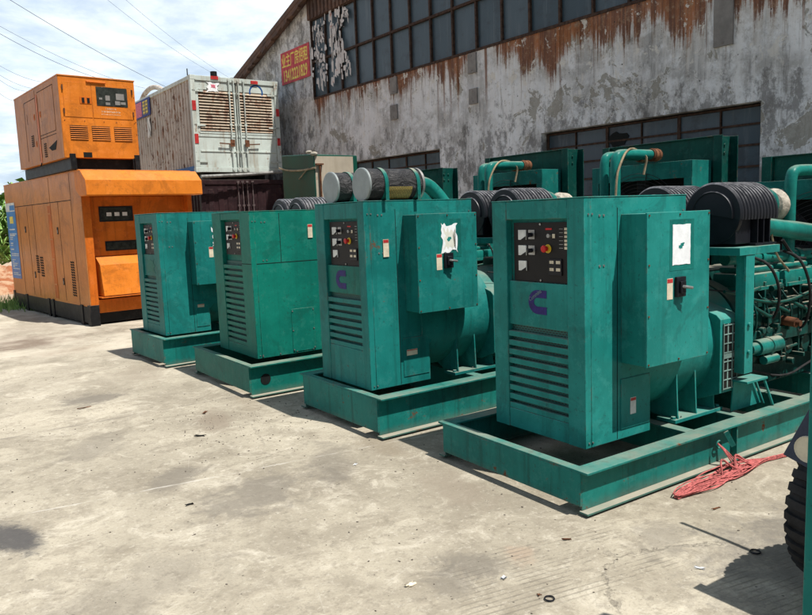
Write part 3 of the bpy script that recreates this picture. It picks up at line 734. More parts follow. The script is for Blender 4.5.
        for yy in (ys+.004, ye-.06):
            s_.box(fx0+.02, fx0+.115, yy, yy+.008, hr+.26, zs-.05); s_.box(fx0+.02, fx0+.03, yy+.008, yy+.07, hr+.26, zs-.05)
            s_.box(fx0+.01, fx0+.25, yy-.03, yy+.09, hr+.2, hr+.215)
            s_.prism([(fx0+.02, hr+.2), (fx0+.235, hr+.2), (fx0+.35, hr+.002), (fx0-.0, hr+.002)], 1, yy+.07, yy+.08)
            for ya in (yy-.022, yy+.045): s_.prism([(fx0+.222, hr+.2), (fx0+.236, hr+.2), (fx0+.352, hr+.002), (fx0+.338, hr+.002)], 1, ya, ya+.014)
        for zz in (.5, .68): s_.cyl((fx0+.06, ys-.01, hr+zz-.1), (fx0+.06, ys+.004, hr+zz-.1), .014, seg=10)
        s_.build('filter_stand', pm, T, bevel=.002)
    if g['filters'] == 'both':
        for yc in (-.28, .17):
            zc = ct+.125; r0 = .118; xs = .13
            a = MB().lathe([(.012, r0), (.5, r0), (.51, r0*.9), (.51, .06)], (xs, yc, zc), (1, 0, 0), 40)
            cn = a.build('canister_filter', 'film', T)
            MB().lathe([(0, 0), (0, r0+.0), (.004, r0+.006), (.018, r0+.006), (.02, r0)], (xs-.006, yc, zc), (1, 0, 0), 40).build('filter_cap', 'alu', cn)
            MB().lathe([(0, r0+.002), (0, r0+.008), (.02, r0+.008), (.02, r0+.002)], (xs+.475, yc, zc), (1, 0, 0), 40).build('filter_clamp', 'steel', cn)
            for xx in (.13, .42):
                MB().lathe([(0, r0+.003), (0, r0+.007), (.03, r0+.007), (.03, r0+.003)], (xs+xx, yc, zc), (1, 0, 0), 40).box(xs+xx+.001, xs+xx+.029, yc-r0-.008, yc-r0-.002, ct+.007, zc).build('strap', 'pipe', cn)
            if yc < 0: MB().lathe([(.17, r0+.002), (.38, r0+.002)], (xs, yc, zc), (1, 0, 0), 20, R_(100), R_(155), ref=(0, 0, 1)).build('perforated_label', 'yellowmesh', cn)
            MB().tube([(xs+.5, yc, zc), (xs+.58, yc, zc+.01), (xs+.68, yc, zc-.05), (xs+.8, yc-.02, zc-.2), (xs+1.0, yc-.02, zc-.3)], .055, 16, smooth=2).build('elbow_duct', 'pipe', cn)
    # --- radiator
    rx = g.get('rx', 3.62); rw = .74; rz1 = g['rz']
    rd = MB().box(rx, rx+.18, -rw+.1, rw-.1, hr+.05, rz1-.012)
    for sg in (-1, 1):
        rd.box(rx-.03, rx+.24, sg*(rw-.09)-.004, sg*(rw-.09)+.004, hr+.002, rz1)
        rd.box(rx-.038, rx-.03, *sorted((sg*(rw-.095), sg*rw)), hr+.002, rz1-.001)
        rd.box(rx+.24, rx+.248, *sorted((sg*(rw-.095), sg*rw)), hr+.002, rz1-.001)
        for zz in (rz1-.09, rz1-.17, rz1-.8):
            for xx in (rx+.06, rx+.14): rd.cyl((xx, sg*(rw-.085), zz), (xx, sg*(rw-.075), zz), .012, seg=10)
    rd.box(rx-.028, rx+.238, -rw+.096, rw-.096, rz1-.011, rz1-.001)
    rad = rd.build('radiator', g.get('radpaint', 'engine2'), T, bevel=.002)
    sx0 = rx-.36
    sh = MB(); sz1 = rz1-.24; rwn = rw-.12
    sh.box(sx0, sx0+.008, -rwn, rwn, sz1-.17, sz1); sh.box(sx0, rx-.031, -rwn, -rwn+.008, hr+.3, sz1-.0005); sh.box(sx0, rx-.031, rwn-.008, rwn, hr+.3, sz1-.0005)
    sh.box(sx0+.0005, rx-.031, -rwn+.009, rwn-.009, sz1-.008, sz1-.001)
    for sg in (-1, 1): sh.box(sx0+.0003, sx0+.0083, *sorted((sg*rwn, sg*(rwn-.09))), hr+.3, sz1-.17)
    sh.build('fan_shroud', 'pipe' if g['rich'] else 'frame', rad, bevel=.002)
    MB().box(rx-.2, rx-.19, -rwn+.01, rwn-.01, hr+.32, sz1-.02).build('radiator_core', 'dark', rad)
    gz = sz1-.62; fg = MB()
    for k in range(13): fg.lathe([(0, .08+k*.037), (.004, .084+k*.037), (.008, .08+k*.037)], (sx0-.02, 0, gz), (1, 0, 0), 36)
    for k in range(8):
        a_ = k*math.pi/4+.2; fg.tube([(sx0-.012, math.cos(a_)*.08, gz+math.sin(a_)*.08), (sx0-.012, math.cos(a_)*.53, gz+math.sin(a_)*.53)], .005, 5)
    fg.build('fan_guard', 'black', rad)
    fn = MB()
    for k in range(8):
        mt = Matrix.Translation((sx0+.07, 0, gz)) @ Matrix.Rotation(k*math.pi/4, 4, 'X') @ Matrix.Rotation(.5, 4, 'Z')
        fn.box(-.003, .003, -.06, .06, .08, .46, mat=mt)
    fn.cyl((sx0+.03, 0, gz), (sx0+.11, 0, gz), .1, seg=20); fn.build('fan', 'black', rad)
    # --- coolant pipes rising over the shroud
    for (yc, xs, pz, r) in g['pipes']:
        MB().tube([(xs, yc, hr+.8), (xs, yc, pz-.12), (xs+.015, yc, pz-.04), (xs+.04, yc, pz-.012), (xs+.12, yc, pz), (xs+.62, yc, pz+.002)], r, 18, smooth=2).build('coolant_pipe', 'pipe', T)
        MB().tube([(xs+.55, yc, pz), (xs+.68, yc, pz)], r*1.22, 18).lathe([(0, r*1.22), (.003, r*1.34), (.02, r*1.34), (.023, r*1.22)], (xs+.57, yc, pz), (1, 0, 0), 18).lathe([(0, r*1.22), (.003, r*1.34), (.02, r*1.34), (.023, r*1.22)], (xs+.63, yc, pz), (1, 0, 0), 18).build('rubber_hose', 'rust', T)
    if g.get('lines'):
        yc, xs, pz, r = g['pipes'][0]
        MB().tube([(xs-.06, yc-.05, hr+.9), (xs-.07, yc-.06, pz-.25), (xs+.0, yc-.07, pz-.08), (xs+.12, yc-.05, pz+.04), (xs+.3, yc, pz+.06), (xs+.5, yc+.1, pz+.04)], .011, 7, smooth=2).build('hose', 'tie', T)
        MB().tube([(xs+.05, yc+.1, pz-.06), (xs+.3, yc+.0, pz-.03), (xs+.45, yc-.05, pz+.01), (xs+.42, yc-.02, pz-.2)], .012, 7, smooth=2).build('hose', 'tie', T)
    # tow loop
    if g.get('tow'):
        xt = g['tow']
        MB().bar((xt, -hw-fl+.0, hr-.02), (xt+.035, -hw-fl-.03, hr-.11), .012, .03).lathe([(0, .022), (.006, .028), (.012, .022), (.006, .016), (0, .022)], (xt-.03, -hw-.03, hr-.1), (0, 1, 0), 16).build('tow_lug', 'pipe', T)
    return T

def mesh_yellow():
    m, t = newmat('yellow_black_mesh'); p = t.obj()
    nd = t.n('ShaderNodeTexBrick'); t.put(nd.inputs['Vector'], t.vm('MULTIPLY', t.comb(t.sep(p)[0], t.sep(p)[2], 0), (1, 1, 1)))
    nd.inputs['Scale'].default_value = 22; nd.inputs['Color1'].default_value = (.4, .3, .08, 1); nd.inputs['Color2'].default_value = (.3, .24, .07, 1); nd.inputs['Mortar'].default_value = (.02, .02, .02, 1); nd.inputs['Mortar Size'].default_value = .03
    t.out(nd.outputs['Color'], .6); return m
M['yellowmesh'] = mesh_yellow()
def slots():
    m, t = newmat('slotted_back_plate'); p = t.obj(); x, y, z = t.sep(p)
    nd = t.n('ShaderNodeTexBrick'); t.put(nd.inputs['Vector'], t.comb(y, z, 0)); nd.inputs['Scale'].default_value = 1
    nd.inputs['Brick Width'].default_value = .026; nd.inputs['Row Height'].default_value = .0125; nd.inputs['Mortar Size'].default_value = .0034
    nd.inputs['Color1'].default_value = nd.inputs['Color2'].default_value = (.002, .004, .004, 1); nd.inputs['Mortar'].default_value = (.006, .12, .1, 1)
    t.out(nd.outputs['Color'], .6); return m
M['slots'] = slots()
M['engine2'] = paint('radiator_paint', (.003, .065, .052), (.002, .045, .037), rust=.25, dust=.5, seed=17)

genset(dict(loc=(2.723, 3.167, .012), hr=.245, hw=.594, fl=.05, cx=.278, cw=.38, ct=1.66, dl=.569, du=.9, zn=.62, paint='teal', seed=1, rich=1,
    panel=(.216, -.251, 1.53, 1.178), louv=(.885, .37), nl=9, logoc=(1.058, .005, 1.0), sx=.545, stickers=((.655, .385, .05, .1),),
    box=(.577, 1.14, .705, 1.562, .185), torn=.03, filters='round', fy=(-.30, .15), fz=1.53, rz=2.02, rx=3.97, tow=1.22,
    pipes=((-.22, 2.66, 1.83, .042),), label='nearest green generator set, with white notice and red rope tied to its base'))
genset(dict(loc=(2.577, 4.962, .041), hr=.306, hw=.564, fl=.06, cx=.085, cw=.364, ct=1.71, dl=.563, du=1.03, zn=.64, paint='teal_b', seed=4, rich=0, plate='green_d',
    panel=(.19, -.27, 1.57, 1.235), louv=(1.0, .6), nl=7, logoc=(1.125, .03, 1.0), sx=.36, stickers=((.42, .53, .1, .045), (.24, 1.3, .05, .13)),
    box=(.43, 1.0, .875, 1.603, .18), torn=.22, filters='both', fy=(-.28, .16), fx=1.55, fz=1.59, rz=2.28, rx=4.12, tow=1.3,
    pipes=((-.2, 3.12, 2.12, .05), (.0, 3.2, 2.12, .045)), lines=1, label='second green generator set from the right, with two black canister filters lying on its cabinet'))
genset(dict(loc=(2.31, 6.906, .04), hr=.3, hw=.70, fl=.055, cx=.198, cw=.463, ct=1.688, dl=1.0, du=1.0, zn=.6, paint='green', seed=7, rich=0, frame='green_d',
    panel=(.2, -.235, 1.6, 1.28), louv=(1.2, .4), nl=14, logo=0, seam_z=1.2, door=(.576, .823, .32, .74), sx=.5, stickers=((.8, 1.42, .05, .13),), hole=1,
    filters='near', fy=(.1, .5), fx=.98, fz=1.62, rz=2.33, rx=4.25,
    pipes=((-.22, 3.4, 2.16, .05), (-.02, 3.46, 2.16, .045)), lines=1, label='bright green generator set with closed side and a round hole in its base'))
genset(dict(loc=(2.075, 8.769, .084), hr=.33, hw=.547, fl=.05, cx=.099, cw=.377, ct=1.724, dl=.552, du=1.0, zn=.64, paint='teal_b', seed=10, rich=0,
    panel=(.17, -.21, 1.6, 1.26), louv=(.99, .44), nl=10, logo=0, plateglass=1, sx=.45, stickers=((.5, .62, .08, .035),),
    box=(.452, 1.0, .9, 1.62, .17), torn=.3, filters='none', rz=2.25, rx=4.1,
    pipes=((-.1, 3.0, 1.9, .045),), label='farthest green generator set, right beside the orange enclosures'))

# ------------------------------------------------------------------ ground
def struct(o): o['kind'] = 'structure'; return o
g = bmesh.new()
bmesh.ops.create_grid(g, x_segments=8, y_segments=8, size=450)
me = bpy.data.meshes.new('ground'); g.to_mesh(me); g.free()
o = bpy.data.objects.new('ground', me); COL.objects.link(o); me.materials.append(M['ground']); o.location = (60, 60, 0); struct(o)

# ------------------------------------------------------------------ workshop building (object space: x = along wall, y = outward is -? , z = height)
WA = .0576
WM = thing('workshop_building', 'old workshop gable of stained peeling plaster with rusty streaks under dark glazing', 'building', (9.9, 4, 0), math.pi/2+WA)
# local x runs along the wall (world +Y), local +y faces the yard (world -X)
roofz = lambda u: 6.04+.315*(18.12-u) if u > 2 else 6.04+.315*(18.12-2)-.315*(2-u)
us = [-16, -4, 1.86, 2, 5.91, 8.81, 12.3, 14.02, 18.12]
wb = bmesh.new()
def quad(u0, u1, z0, z1, z0b=None, z1b=None):
    v = [wb.verts.new((u0, 0, z0)), wb.verts.new((u1, 0, z0 if z0b is None else z0b)), wb.verts.new((u1, 0, z1 if z1b is None else z1b)), wb.verts.new((u0, 0, z1))]
    wb.faces.new(v)
BT, BB = 6.82, 4.76
zl = [0, 1.2, 2.99, BB, BT]
for a, b in zip(us, us[1:]):
    for c, d in zip(zl, zl[1:]):
        if (c, d) == (1.2, 2.99) and ((a >= 1.86 and b <= 5.91) or (a >= 8.81 and b <= 12.3)): continue
        if c == BB:
            if a >= -4 and b <= 14.02: continue
            if b > 18:
                quad(a, b, BB, roofz(a) if roofz(a) < BT else BT, None, roofz(b)); continue
        quad(a, b, c, d)
    if b <= 14.02: quad(a, b, BT, roofz(a), None, roofz(b))
    else: quad(a, 15.65, BT-.0, roofz(a), None, BT) if 0 else None
# triangle between z=6.82 and roof for u 14.02..15.64
v = [wb.verts.new((14.02, 0, BT)), wb.verts.new((18.12, 0, roofz(18.12))), wb.verts.new((14.02, 0, roofz(14.02)))]
wb.faces.new(v)
bmesh.ops.remove_doubles(wb, verts=wb.verts, dist=.001)
bmesh.ops.recalc_face_normals(wb, faces=wb.faces)
ex = bmesh.ops.extrude_face_region(wb, geom=wb.faces[:])
bmesh.ops.translate(wb, verts=[q for q in ex['geom'] if isinstance(q, bmesh.types.BMVert)], vec=(0, -.28, 0))
w_ = MB(); w_.b.free(); w_.b = wb
w_.build('wall', 'wall', WM)
MB().box(17.86, 18.12, -14, -.29, 0, 6.02).build('side_wall', 'wall', WM)
# roof: rusty sheet edge with overhang
rf = MB(); 
rf.prism([(18.75, roofz(18.75)-.02), (18.75, roofz(18.75)+.12), (2, roofz(2)+.12), (2, roofz(2)-.02)], 1, -14, .28)
rf.prism([(2, roofz(2)-.02), (2, roofz(2)+.2), (-16, roofz(-16)+.2), (-16, roofz(-16)-.02)], 1, -14, .28)
rfo = rf.build('roof', 'roof', WM)
fr = MB(); rg = random.Random(4)
u = 18.7
while u > 12:
    fr.prism([(u, roofz(u)-.02), (u-.32, roofz(u-.32)-.02), (u-.32, roofz(u-.32)-.09-.1*rg.random()), (u, roofz(u)-.09-.12*rg.random())], 1, .16, .27); u -= .325
fr.build('ragged_eave', 'roof', rfo)
# corrugated dark flashing above the glazing
cf = MB(); n = 0; u = -4
while u < 14.0:
    cf.box(u, u+.085, .012, .05+.02*(n % 2), BT-.02, BT+.62+.04*(n % 3)); u += .09; n += 1
cf.build('rusty_flashing', 'roof', WM)
# upper glazing
gf = MB()
step_ = .713; k = 0; u = 14.0; cuts = []
while u > -4: cuts.append(u); u -= step_
for q in cuts: gf.box(q-.022, q+.022, -.1, .012, BB+.03, BT-.02)
for zz in (BB, 5.7, BT-.05): gf.box(-4, 14.0, -.095, .018, zz, zz+.05)
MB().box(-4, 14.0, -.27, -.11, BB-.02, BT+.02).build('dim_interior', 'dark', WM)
gfo = gf.build('window', 'winframe', WM, label='long upper band of dark panes in a rusty frame')
rg = random.Random(2)
for a, b in zip(cuts[1:], cuts):
    if a < -1: continue
    for z0_, z1_ in ((BB+.052, 5.698), (5.752, BT-.052)):
        t_ = rg.uniform(-.006, .006)
        p = MB().prism([(a+.024, -.05+t_), (b-.024, -.05-t_), (b-.024, -.042-t_), (a+.024, -.042+t_)], 2, z0_, z1_); p.build('pane', 'glazing', gfo)
# torn white paper remains on the glazing
tp = MB(); rg = random.Random(11)
for k in range(230):
    uu = 13.95-rg.random()**.8*1.85; zz = 5.05+rg.random()*1.65
    if uu < 12.3 and rg.random() < .4: continue
    w, h = .02+.09*rg.random(), .06+.34*rg.random()**2
    if 13.0 < uu < 13.2 or rg.random() < .12: continue
    tp.prism([(uu+w*rg.uniform(-.2, .2), zz-h*.5), (uu+w, zz-h*rg.uniform(.1, .5)), (uu+w*rg.uniform(.6, 1.1), zz+h*rg.uniform(.2, .5)), (uu+w*.5, zz+h*rg.uniform(.3, .7)), (uu-w*.1, zz+h*.35)], 1, .0195+.0004*k*.1, .021+.0004*k*.1+.001)
for (uu, zz, w, h) in ((13.72, 5.95, .16, 1.2), (13.4, 6.35, .2, .35), (12.95, 5.9, .1, 1.1), (12.75, 6.2, .2, .5), (12.45, 6.4, .3, .3), (12.2, 6.55, .2, .25), (12.6, 5.85, .14, .6)):
    tp.prism([(uu-w*.5+a, zz-h*.5+c_) for a, c_ in ragged(w, h, 8, .7, int(uu*100))], 1, .028, .0295)
tpo = tp.build('torn_poster', 'torn', None, label='torn remains of a white paper poster on the upper left panes of the workshop', category='poster')
tpo.matrix_world = Matrix.Translation((9.9, 4, 0)) @ Matrix.Rotation(math.pi/2+WA, 4, 'Z')
# lower windows
def lowwin(u0, u1, lab):
    f = MB(); n = round((u1-u0)/.68)
    d = (u1-u0)/n
    for k in range(n+1):
        w = .05 if k % 2 == 0 else .018
        uu = min(max(u0+k*d, u0+w/2+.002), u1-w/2-.002)
        f.box(uu-w/2, uu+w/2, -.2, -.14, 1.22, 2.97)
    for zz in (1.21, 1.5, 1.8, 2.1, 2.4, 2.69, 2.94): f.box(u0+.003, u1-.003, -.193, -.147, zz, zz+.03)
    fo = f.build('window', 'winframe', WM, label=lab)
    rg = random.Random(int(u0*10))
    for k in range(n):
        for zz, z2 in ((1.24, 1.5), (1.53, 1.8), (1.83, 2.1), (2.13, 2.4), (2.43, 2.69), (2.72, 2.935)):
            t_ = rg.uniform(-.004, .004)
            MB().prism([(u0+k*d+.02, -.17+t_), (u0+(k+1)*d-.02, -.17-t_), (u0+(k+1)*d-.02, -.165-t_), (u0+k*d+.02, -.165+t_)], 2, zz, z2).build('pane', 'glazing', fo)
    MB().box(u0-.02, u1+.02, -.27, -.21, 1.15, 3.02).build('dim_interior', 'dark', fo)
    return fo
w2 = lowwin(1.86, 5.91, 'lower window right of the pipes with one broken pane')
lowwin(8.81, 12.3, 'lower window behind the black canister filters')
MB().prism([(4.35+.2*math.cos(a)*(1+.2*math.sin(3*a)), 2.72+.12*math.sin(a)*(1+.2*math.cos(5*a))) for a in [i*math.pi/9 for i in range(18)]], 1, -.162, -.15).build('broken_hole', 'dark', w2)
# steel plates fixed to the wall
for (u0, u1, z0_, z1_) in ((10.24, 10.5, 4.36, 4.76-.03), (10.26, 10.52, 3.79, 4.12), (7.58, 7.82, 4.36, 4.74), (7.57, 7.81, 3.76, 4.06), (2.27, 2.56, 3.82, 5.2)):
    MB().box(u0, u1, .002, .035, z0_, z1_).bolt(((u0+u1)/2, .035, z1_-.05), (0, 1, 0), .014, .01).bolt(((u0+u1)/2, .035, z0_+.05), (0, 1, 0), .014, .01).build('wall_plate', 'conc_plate', WM, bevel=.003)
# red notice on the wall
nt = thing('painted_notice', 'red notice with yellow Chinese characters and a phone number on the workshop wall', 'sign', (9.9, 4, 0), math.pi/2+WA)
MB().box(14.12, 15.74, .003, .02, 5.4, 6.27).build('notice_board', 'poster', nt)
text('notice_text', '业主厂房招租', .4, 'yel', nt, (14.94, .0215, 6.0), (-1, 0, 0), (0, 0, 1), .002, sx=.62, sy=.98, bold=.006)
text('notice_text', '13412221829', .42, 'yel', nt, (14.94, .0215, 5.6), (-1, 0, 0), (0, 0, 1), .002, sx=.6, sy=1.0, bold=.01)

# ------------------------------------------------------------------ containers
def container(x0, y0, yaw, z0, H, L, side, door, louver, label, top):
    W = 2.44
    T = thing('shipping_container', label, 'container', (x0, y0, z0), yaw)
    f = MB(); pw = .12
    for xx in (0, W-pw):
        for yy in (0, L-pw): f.box(xx, xx+pw, yy, yy+pw, 0, H)
    for xx in (0, W-.1): f.box(xx+.002, xx+.098, pw, L-pw, H-.1, H-.002); 
    for yy in (.004, L-.104): f.box(pw, W-pw, yy, yy+.1, H-.12, H-.001); f.box(pw, W-pw, yy, yy+.1, .001, .12)
    for xx in (-.004, W-.14):
        for yy in (-.004, L-.14):
            f.box(xx, xx+.144, yy, yy+.144, -.002, .11); f.box(xx, xx+.144, yy, yy+.144, H-.11, H+.004)
    f.build('corner_frame', door, T, bevel=.006)
    MB().box(.004, .1, pw, L-pw, .0, .16).box(W-.1, W-.004, pw, L-pw, 0, .16).build('bottom_rail', 'bluerail' if top else side, T)
    def corr(xo, sg):
        pts = []; y = pw; 
        while y < L-pw-.01:
            for dy, dx in ((0, 0), (.07, 0), (.105, .04), (.175, .04)): pts.append((xo+sg*dx, min(y+dy, L-pw)))
            y += .21
        pts.append((xo, L-pw))
        th = .006*sg
        return pts+[(px_+th, py_) for px_, py_ in reversed(pts)]
    MB().prism(corr(.022, 1), 2, .16, H-.1).prism(corr(W-.022, -1), 2, .16, H-.1).build('corrugated_side', side, T, ang=20)
    MB().box(.1, W-.1, .11, L-.11, H-.04, H-.012).box(.1, W-.1, L-.06, L-.04, .12, H-.12).box(.1, W-.1, .12, L-.12, .02, .05).build('roof_and_end', side, T)
    for i, (xa, xb_) in enumerate(((pw+.01, W/2-.015), (W/2+.015, W-pw-.01))):
        d = MB(); 
        if louver:
            zl0, zl1 = 1.05, 2.08
            d.box(xa, xb_, .03, .07, .125, zl0); d.box(xa, xb_, .03, .07, zl1, H-.125); d.box(xa, xa+.07, .03, .07, zl0, zl1); d.box(xb_-.07, xb_, .03, .07, zl0, zl1)
            d.box(xa+.04, xb_-.04, .012, .029, .52, .56); d.box(xa+.04, xb_-.04, .012, .029, .98, 1.02); d.box(xa+.0, xb_-.0, .016, .029, .9, .96)
            do = d.build('door', door, T, bevel=.004)
            l = MB(); nn = 14
            for k in range(nn):
                zz = zl0+k*(zl1-zl0)/nn; s_ = (zl1-zl0)/nn
                l.prism([(.005, zz), (.012, zz), (.065, zz+s_*.95), (.058, zz+s_*.95)], 0, xa+.07, xb_-.07)
            l.build('louver', 'clouver', do)
            MB().box(xa+.07, xb_-.07, .066, .069, zl0, zl1).build('louver_back', 'dark', do)
        else:
            d.box(xa, xb_, .03, .07, .125, H-.125)
            k = xa+.08
            while k < xb_-.2: d.box(k, k+.14, .012, .029, .2, H-.24); k += .26
            do = d.build('door', door, T, bevel=.004)
        rods = (xb_-.18, xb_-.05) if i == 0 else (xa+.05, xa+.2)
        for r in rods:
            b = MB().cyl((r, -.01, .03), (r, -.01, H-.03), .017, seg=10)
            for zz in (.06, .5, 1.2, 2.0, H-.08): b.box(r-.035, r+.035, -.022, .028, zz, zz+.05)
            b.build('lock_rod', 'cdark2' if not louver else door, do)
        r = rods[0] if i == 0 else rods[1]
        MB().bar((r+.05, -.035, .72), (r-(.36 if i == 0 else -.36), -.035, .74), .02, .03).box(r-.06, r+.06, -.045, -.02, .66, .84).build('lock_handle', 'rust', do)
        for zz in (.25, H*.48, H-.4): MB().box(*((xa-.1, xa+.2) if i == 0 else (xb_-.2, xb_+.1)), .0, .028, zz, zz+.045).build('hinge', door, do)
    return T
WC = container(6.0, 18.7, .05, 2.9, 2.42, 4.9, 'cwhite', 'cdoor', 1, 'rusty white container with louvred doors, on top of the maroon one', 1)
DC = container(6.05, 18.62, .05, 0, 2.7, 6.06, 'cdark', 'cdark', 0, 'dark maroon container underneath the white louvred one', 0)
rt = MB()
for (x, z, w, h) in ((.01, 1.55, .1, .24), (.02, .72, .1, .24), (2.34, 1.5, .09, .2), (2.33, .72, .09, .2)): MB().box(x, x+w, -.012, -.006, z, z+h).build('reflector_tape', 'redtape', WC)
for (x, z) in ((.55, 2.37), (1.65, 2.33)): MB().box(x, x+.2, -.012, .002, z-.02, z+.06).build('reflector_tape', 'redtape', WC)
MB().prism([(.42+a, 2.0+c_) for a, c_ in ragged(.36, .28, 6, .35, 5)], 1, .012, .028).build('paper_sheet', 'paper', WC)
MB().prism([(.54+a, 2.13+c_) for a, c_ in ragged(.14, .1, 4, .35, 6)], 1, .008, .011).build('paper_mark', 'pinkp', WC)
MB().lathe([(0, .16), (.003, .19), (0, .2), (-.002, .18), (0, .16)], (1.8, .026, 2.1), (0, 1, 0), 24, -R_(110), R_(140)).build('blue_spray_mark', 'bluerail', WC)
MB().cyl((.72, .2, 2.42), (.72, .2, 2.58), .085, seg=16).build('roof_stub', 'black', WC)
MB().cyl((.06, .3, 2.42), (.06, .3, 2.62), .015, seg=8).build('roof_rod', 'black', WC)
MB().cyl((1.3, .4, 2.42), (1.3, .4, 2.5), .06, seg=12).build('roof_stub', 'black', WC)
MB().tube([(.2, 2.6, 2.44), (.2, 3.1, 2.62), (.2, 3.7, 2.7), (.2, 4.3, 2.62), (.2, 4.7, 2.44)], .07, 10, smooth=2).build('roof_duct', 'cwhite', WC)
# printed banner on the long side of the container
bn = thing('printed_banner', 'blue and pink printed banner with yellow lettering on the side of the white container', 'banner', (6.0, 18.7, 2.9), .05)
MB().box(-.02, -.006, 3.25, 4.85, 1.86, 2.36).build('banner_sheet', 'navy', bn)
MB().box(-.026, -.0205, 4.0, 4.8, 1.9, 2.32).build('banner_panel', 'pinkp', bn)
MB().prism([(3.3+a, 1.2+c_) for a, c_ in ragged(.35, .62, 6, .5, 8)], 0, -.018, -.008).build('banner_flap', 'white', bn)
st = MB(); rg = random.Random(3)
for cx_ in (3.42, 3.68):
    for zz in (2.28, 2.18, 2.08, 1.98): st.box(-.03, -.021, cx_, cx_+.2, zz-.02, zz+.015)
    for dy in (.02, .14): st.box(-.031, -.021, cx_+dy, cx_+dy+.03, 1.92, 2.3)
st.build('banner_lettering', 'yel', bn)
# beam lying between the containers
MB().tube([(6.0, 18.35, 2.76), (7.2, 18.5, 2.82), (8.6, 18.6, 2.92)], .045, 10).build('steel_pipe', 'steel', None, label='grey steel pipe wedged between the two stacked containers', category='pipe')
db = MB()
for xx in (6.2, 7.9): db.box(xx, xx+.18, 18.8, 23.5, 2.706, 2.897)
for i, xx in enumerate((6.2, 7.9)):
    MB().box(xx, xx+.18, 18.8, 23.5, 2.706, 2.897).build('timber_bearer', 'black', None, label='dark bearer under the %s half of the white container' % ('left', 'right')[i], category='beam')
db.b.free()

# ------------------------------------------------------------------ orange enclosures
def vent(mb, y0, y1, z0, z1, n, cols=2):
    w = (y1-y0)/cols
    for c in range(cols):
        for k in range(n):
            z = z0+(z1-z0)*k/n
            mb.prism([(y0+c*w+.01, z), (y0+(c+1)*w-.01, z+.012), (y0+(c+1)*w-.01, z+(z1-z0)/n*.6+.012), (y0+c*w+.01, z+(z1-z0)/n*.6)], 0, -.0098, -.0064)
def latch(parent, y, z):
    o = MB().box(-.006, -.0005, y-.05, y+.05, z-.1, z+.1).build('latch', 'black', parent)
    MB().box(-.012, -.0065, y-.02, y+.02, z-.07, z+.02).build('latch_handle', 'steel', o)
OL = thing('silenced_generator', 'large orange enclosure on the ground with sloped hood and blue banner', 'generator', (2.159, 12.573, 0), .145, 'orange generator enclosures')
LX, LY, Z0, Z1 = 1.86, 4.62, .2, 2.495
FR = .0
sk = MB().box(.0, .09, 0, LY, .03, Z0-.002).box(LX-.09, LX, 0, LY, .03, Z0-.002).box(.09, LX-.09, .1, .2, .03, Z0-.003).box(.09, LX-.09, LY-.2, LY-.1, .03, Z0-.003).box(-.03, .12, -.02, .1, 0, .34).box(-.02, .1, LY-.1, LY+.03, 0, .36)
for yy in (.35, 1.9, 2.15, 3.6): sk.box(-.03, -.0, yy, yy+.12, .0, .33)
sk.box(-.015, -.001, .1, LY-.1, .05, .31)
sk.build('skid', 'black', OL, bevel=.004)
ch = .2
bd = MB().box(.002, LX, .18, LY, Z0, Z1-.002)
bd.box(.002, .13, .0, .18, Z0+.003, Z1-.005); bd.box(LX-.08, LX, .0, .18, Z0+.003, Z1-.005); bd.box(.13, LX-.08, .0, .18, Z0+.004, .42)
bd.build('housing', 'orange_deep', OL, bevel=.006)
MB().box(-.006, .001, .001, LY, Z0+.001, Z1).build('side_sheet', 'orange_side', OL)
MB().box(-.01, LX+.01, -.0, LY+.01, Z1+.0005, Z1+.02).build('roof_sheet', 'orange_side', OL, bevel=.004)
MB().prism([(.19, Z1+.021), (-.1, Z1-.0), (-.31, 2.33), (-.32, 2.1), (-.3, 2.09), (.0, 2.09), (.19, 2.2)], 0, -.02, LX+.06).build('hood', 'orange', OL, bevel=.006)
MB().box(.13, LX-.081, .15, .1795, 1.13, 2.088).build('control_door', 'orange_deep', OL, bevel=.004)
MB().prism([(.178, 1.12), (.03, 1.02), (-.02, .98), (-.1, .48), (.178, .47)], 0, .19, LX-.12).build('air_inlet_scoop', 'orange', OL, bevel=.004)
MB().box(.14, LX-.09, -.12, .17, .45, .468).build('scoop_lip', 'orange_deep', OL)
for (a, b, c, d) in ((.3, .86, 1.68, 1.93), (.36, .88, 1.2, 1.36)):
    o = MB().box(a, b, .142, .1495, c, d).build('window', 'black', OL, bevel=.003)
    MB().box(a+.02, b-.02, .139, .1415, c+.02, d-.02).build('window_pane', 'glass_dark', o)
    if c > 1.5:
        for k in range(3): MB().box(a+.12+.13*k, a+.2+.13*k, .1365, .1385, c+.09, c+.15).build('instrument', 'white', o)
sm = MB()
for (y, a, b) in ((.5, .32, 2.48), (1.62, 1.98, 2.48), (2.72, .35, 2.05), (3.12, .35, 2.02), (3.72, .35, 2.05), (1.2, .35, 2.05)): sm.box(-.0085, -.0062, y, y+.008, a, b)
sm.box(-.0088, -.0063, .5, LY, 2.045, 2.057)
vent(sm, .62, .82, .45, 1.05, 14); vent(sm, 2.35, 2.55, .72, 1.1, 8); vent(sm, 2.62, 2.8, .78, 1.12, 8)
so = sm.build('door_seams', 'dark', OL)
so.location.x = 0
rc = MB().box(-.0105, -.0065, 1.62, 1.8, .36, 2.0); ro = rc.build('recess_strip', 'orange_deep', OL)
lh = MB()
for zz in (.6, 1.05, 1.4, 1.85): lh.box(-.016, -.0108, 1.63, 1.79, zz, zz+.02)
lh.build('recess_rung', 'orange_side', ro)
for (y, z) in ((1.33, 1.56), (3.32, 1.6), (1.26, .68), (2.95, .74)):
    o = MB().box(-.014, -.0065, y-.03, y+.03, z-.06, z+.06).build('latch', 'black', OL); MB().box(-.018, -.0145, y-.012, y+.012, z-.04, z+.01).build('latch_handle', 'steel', o)
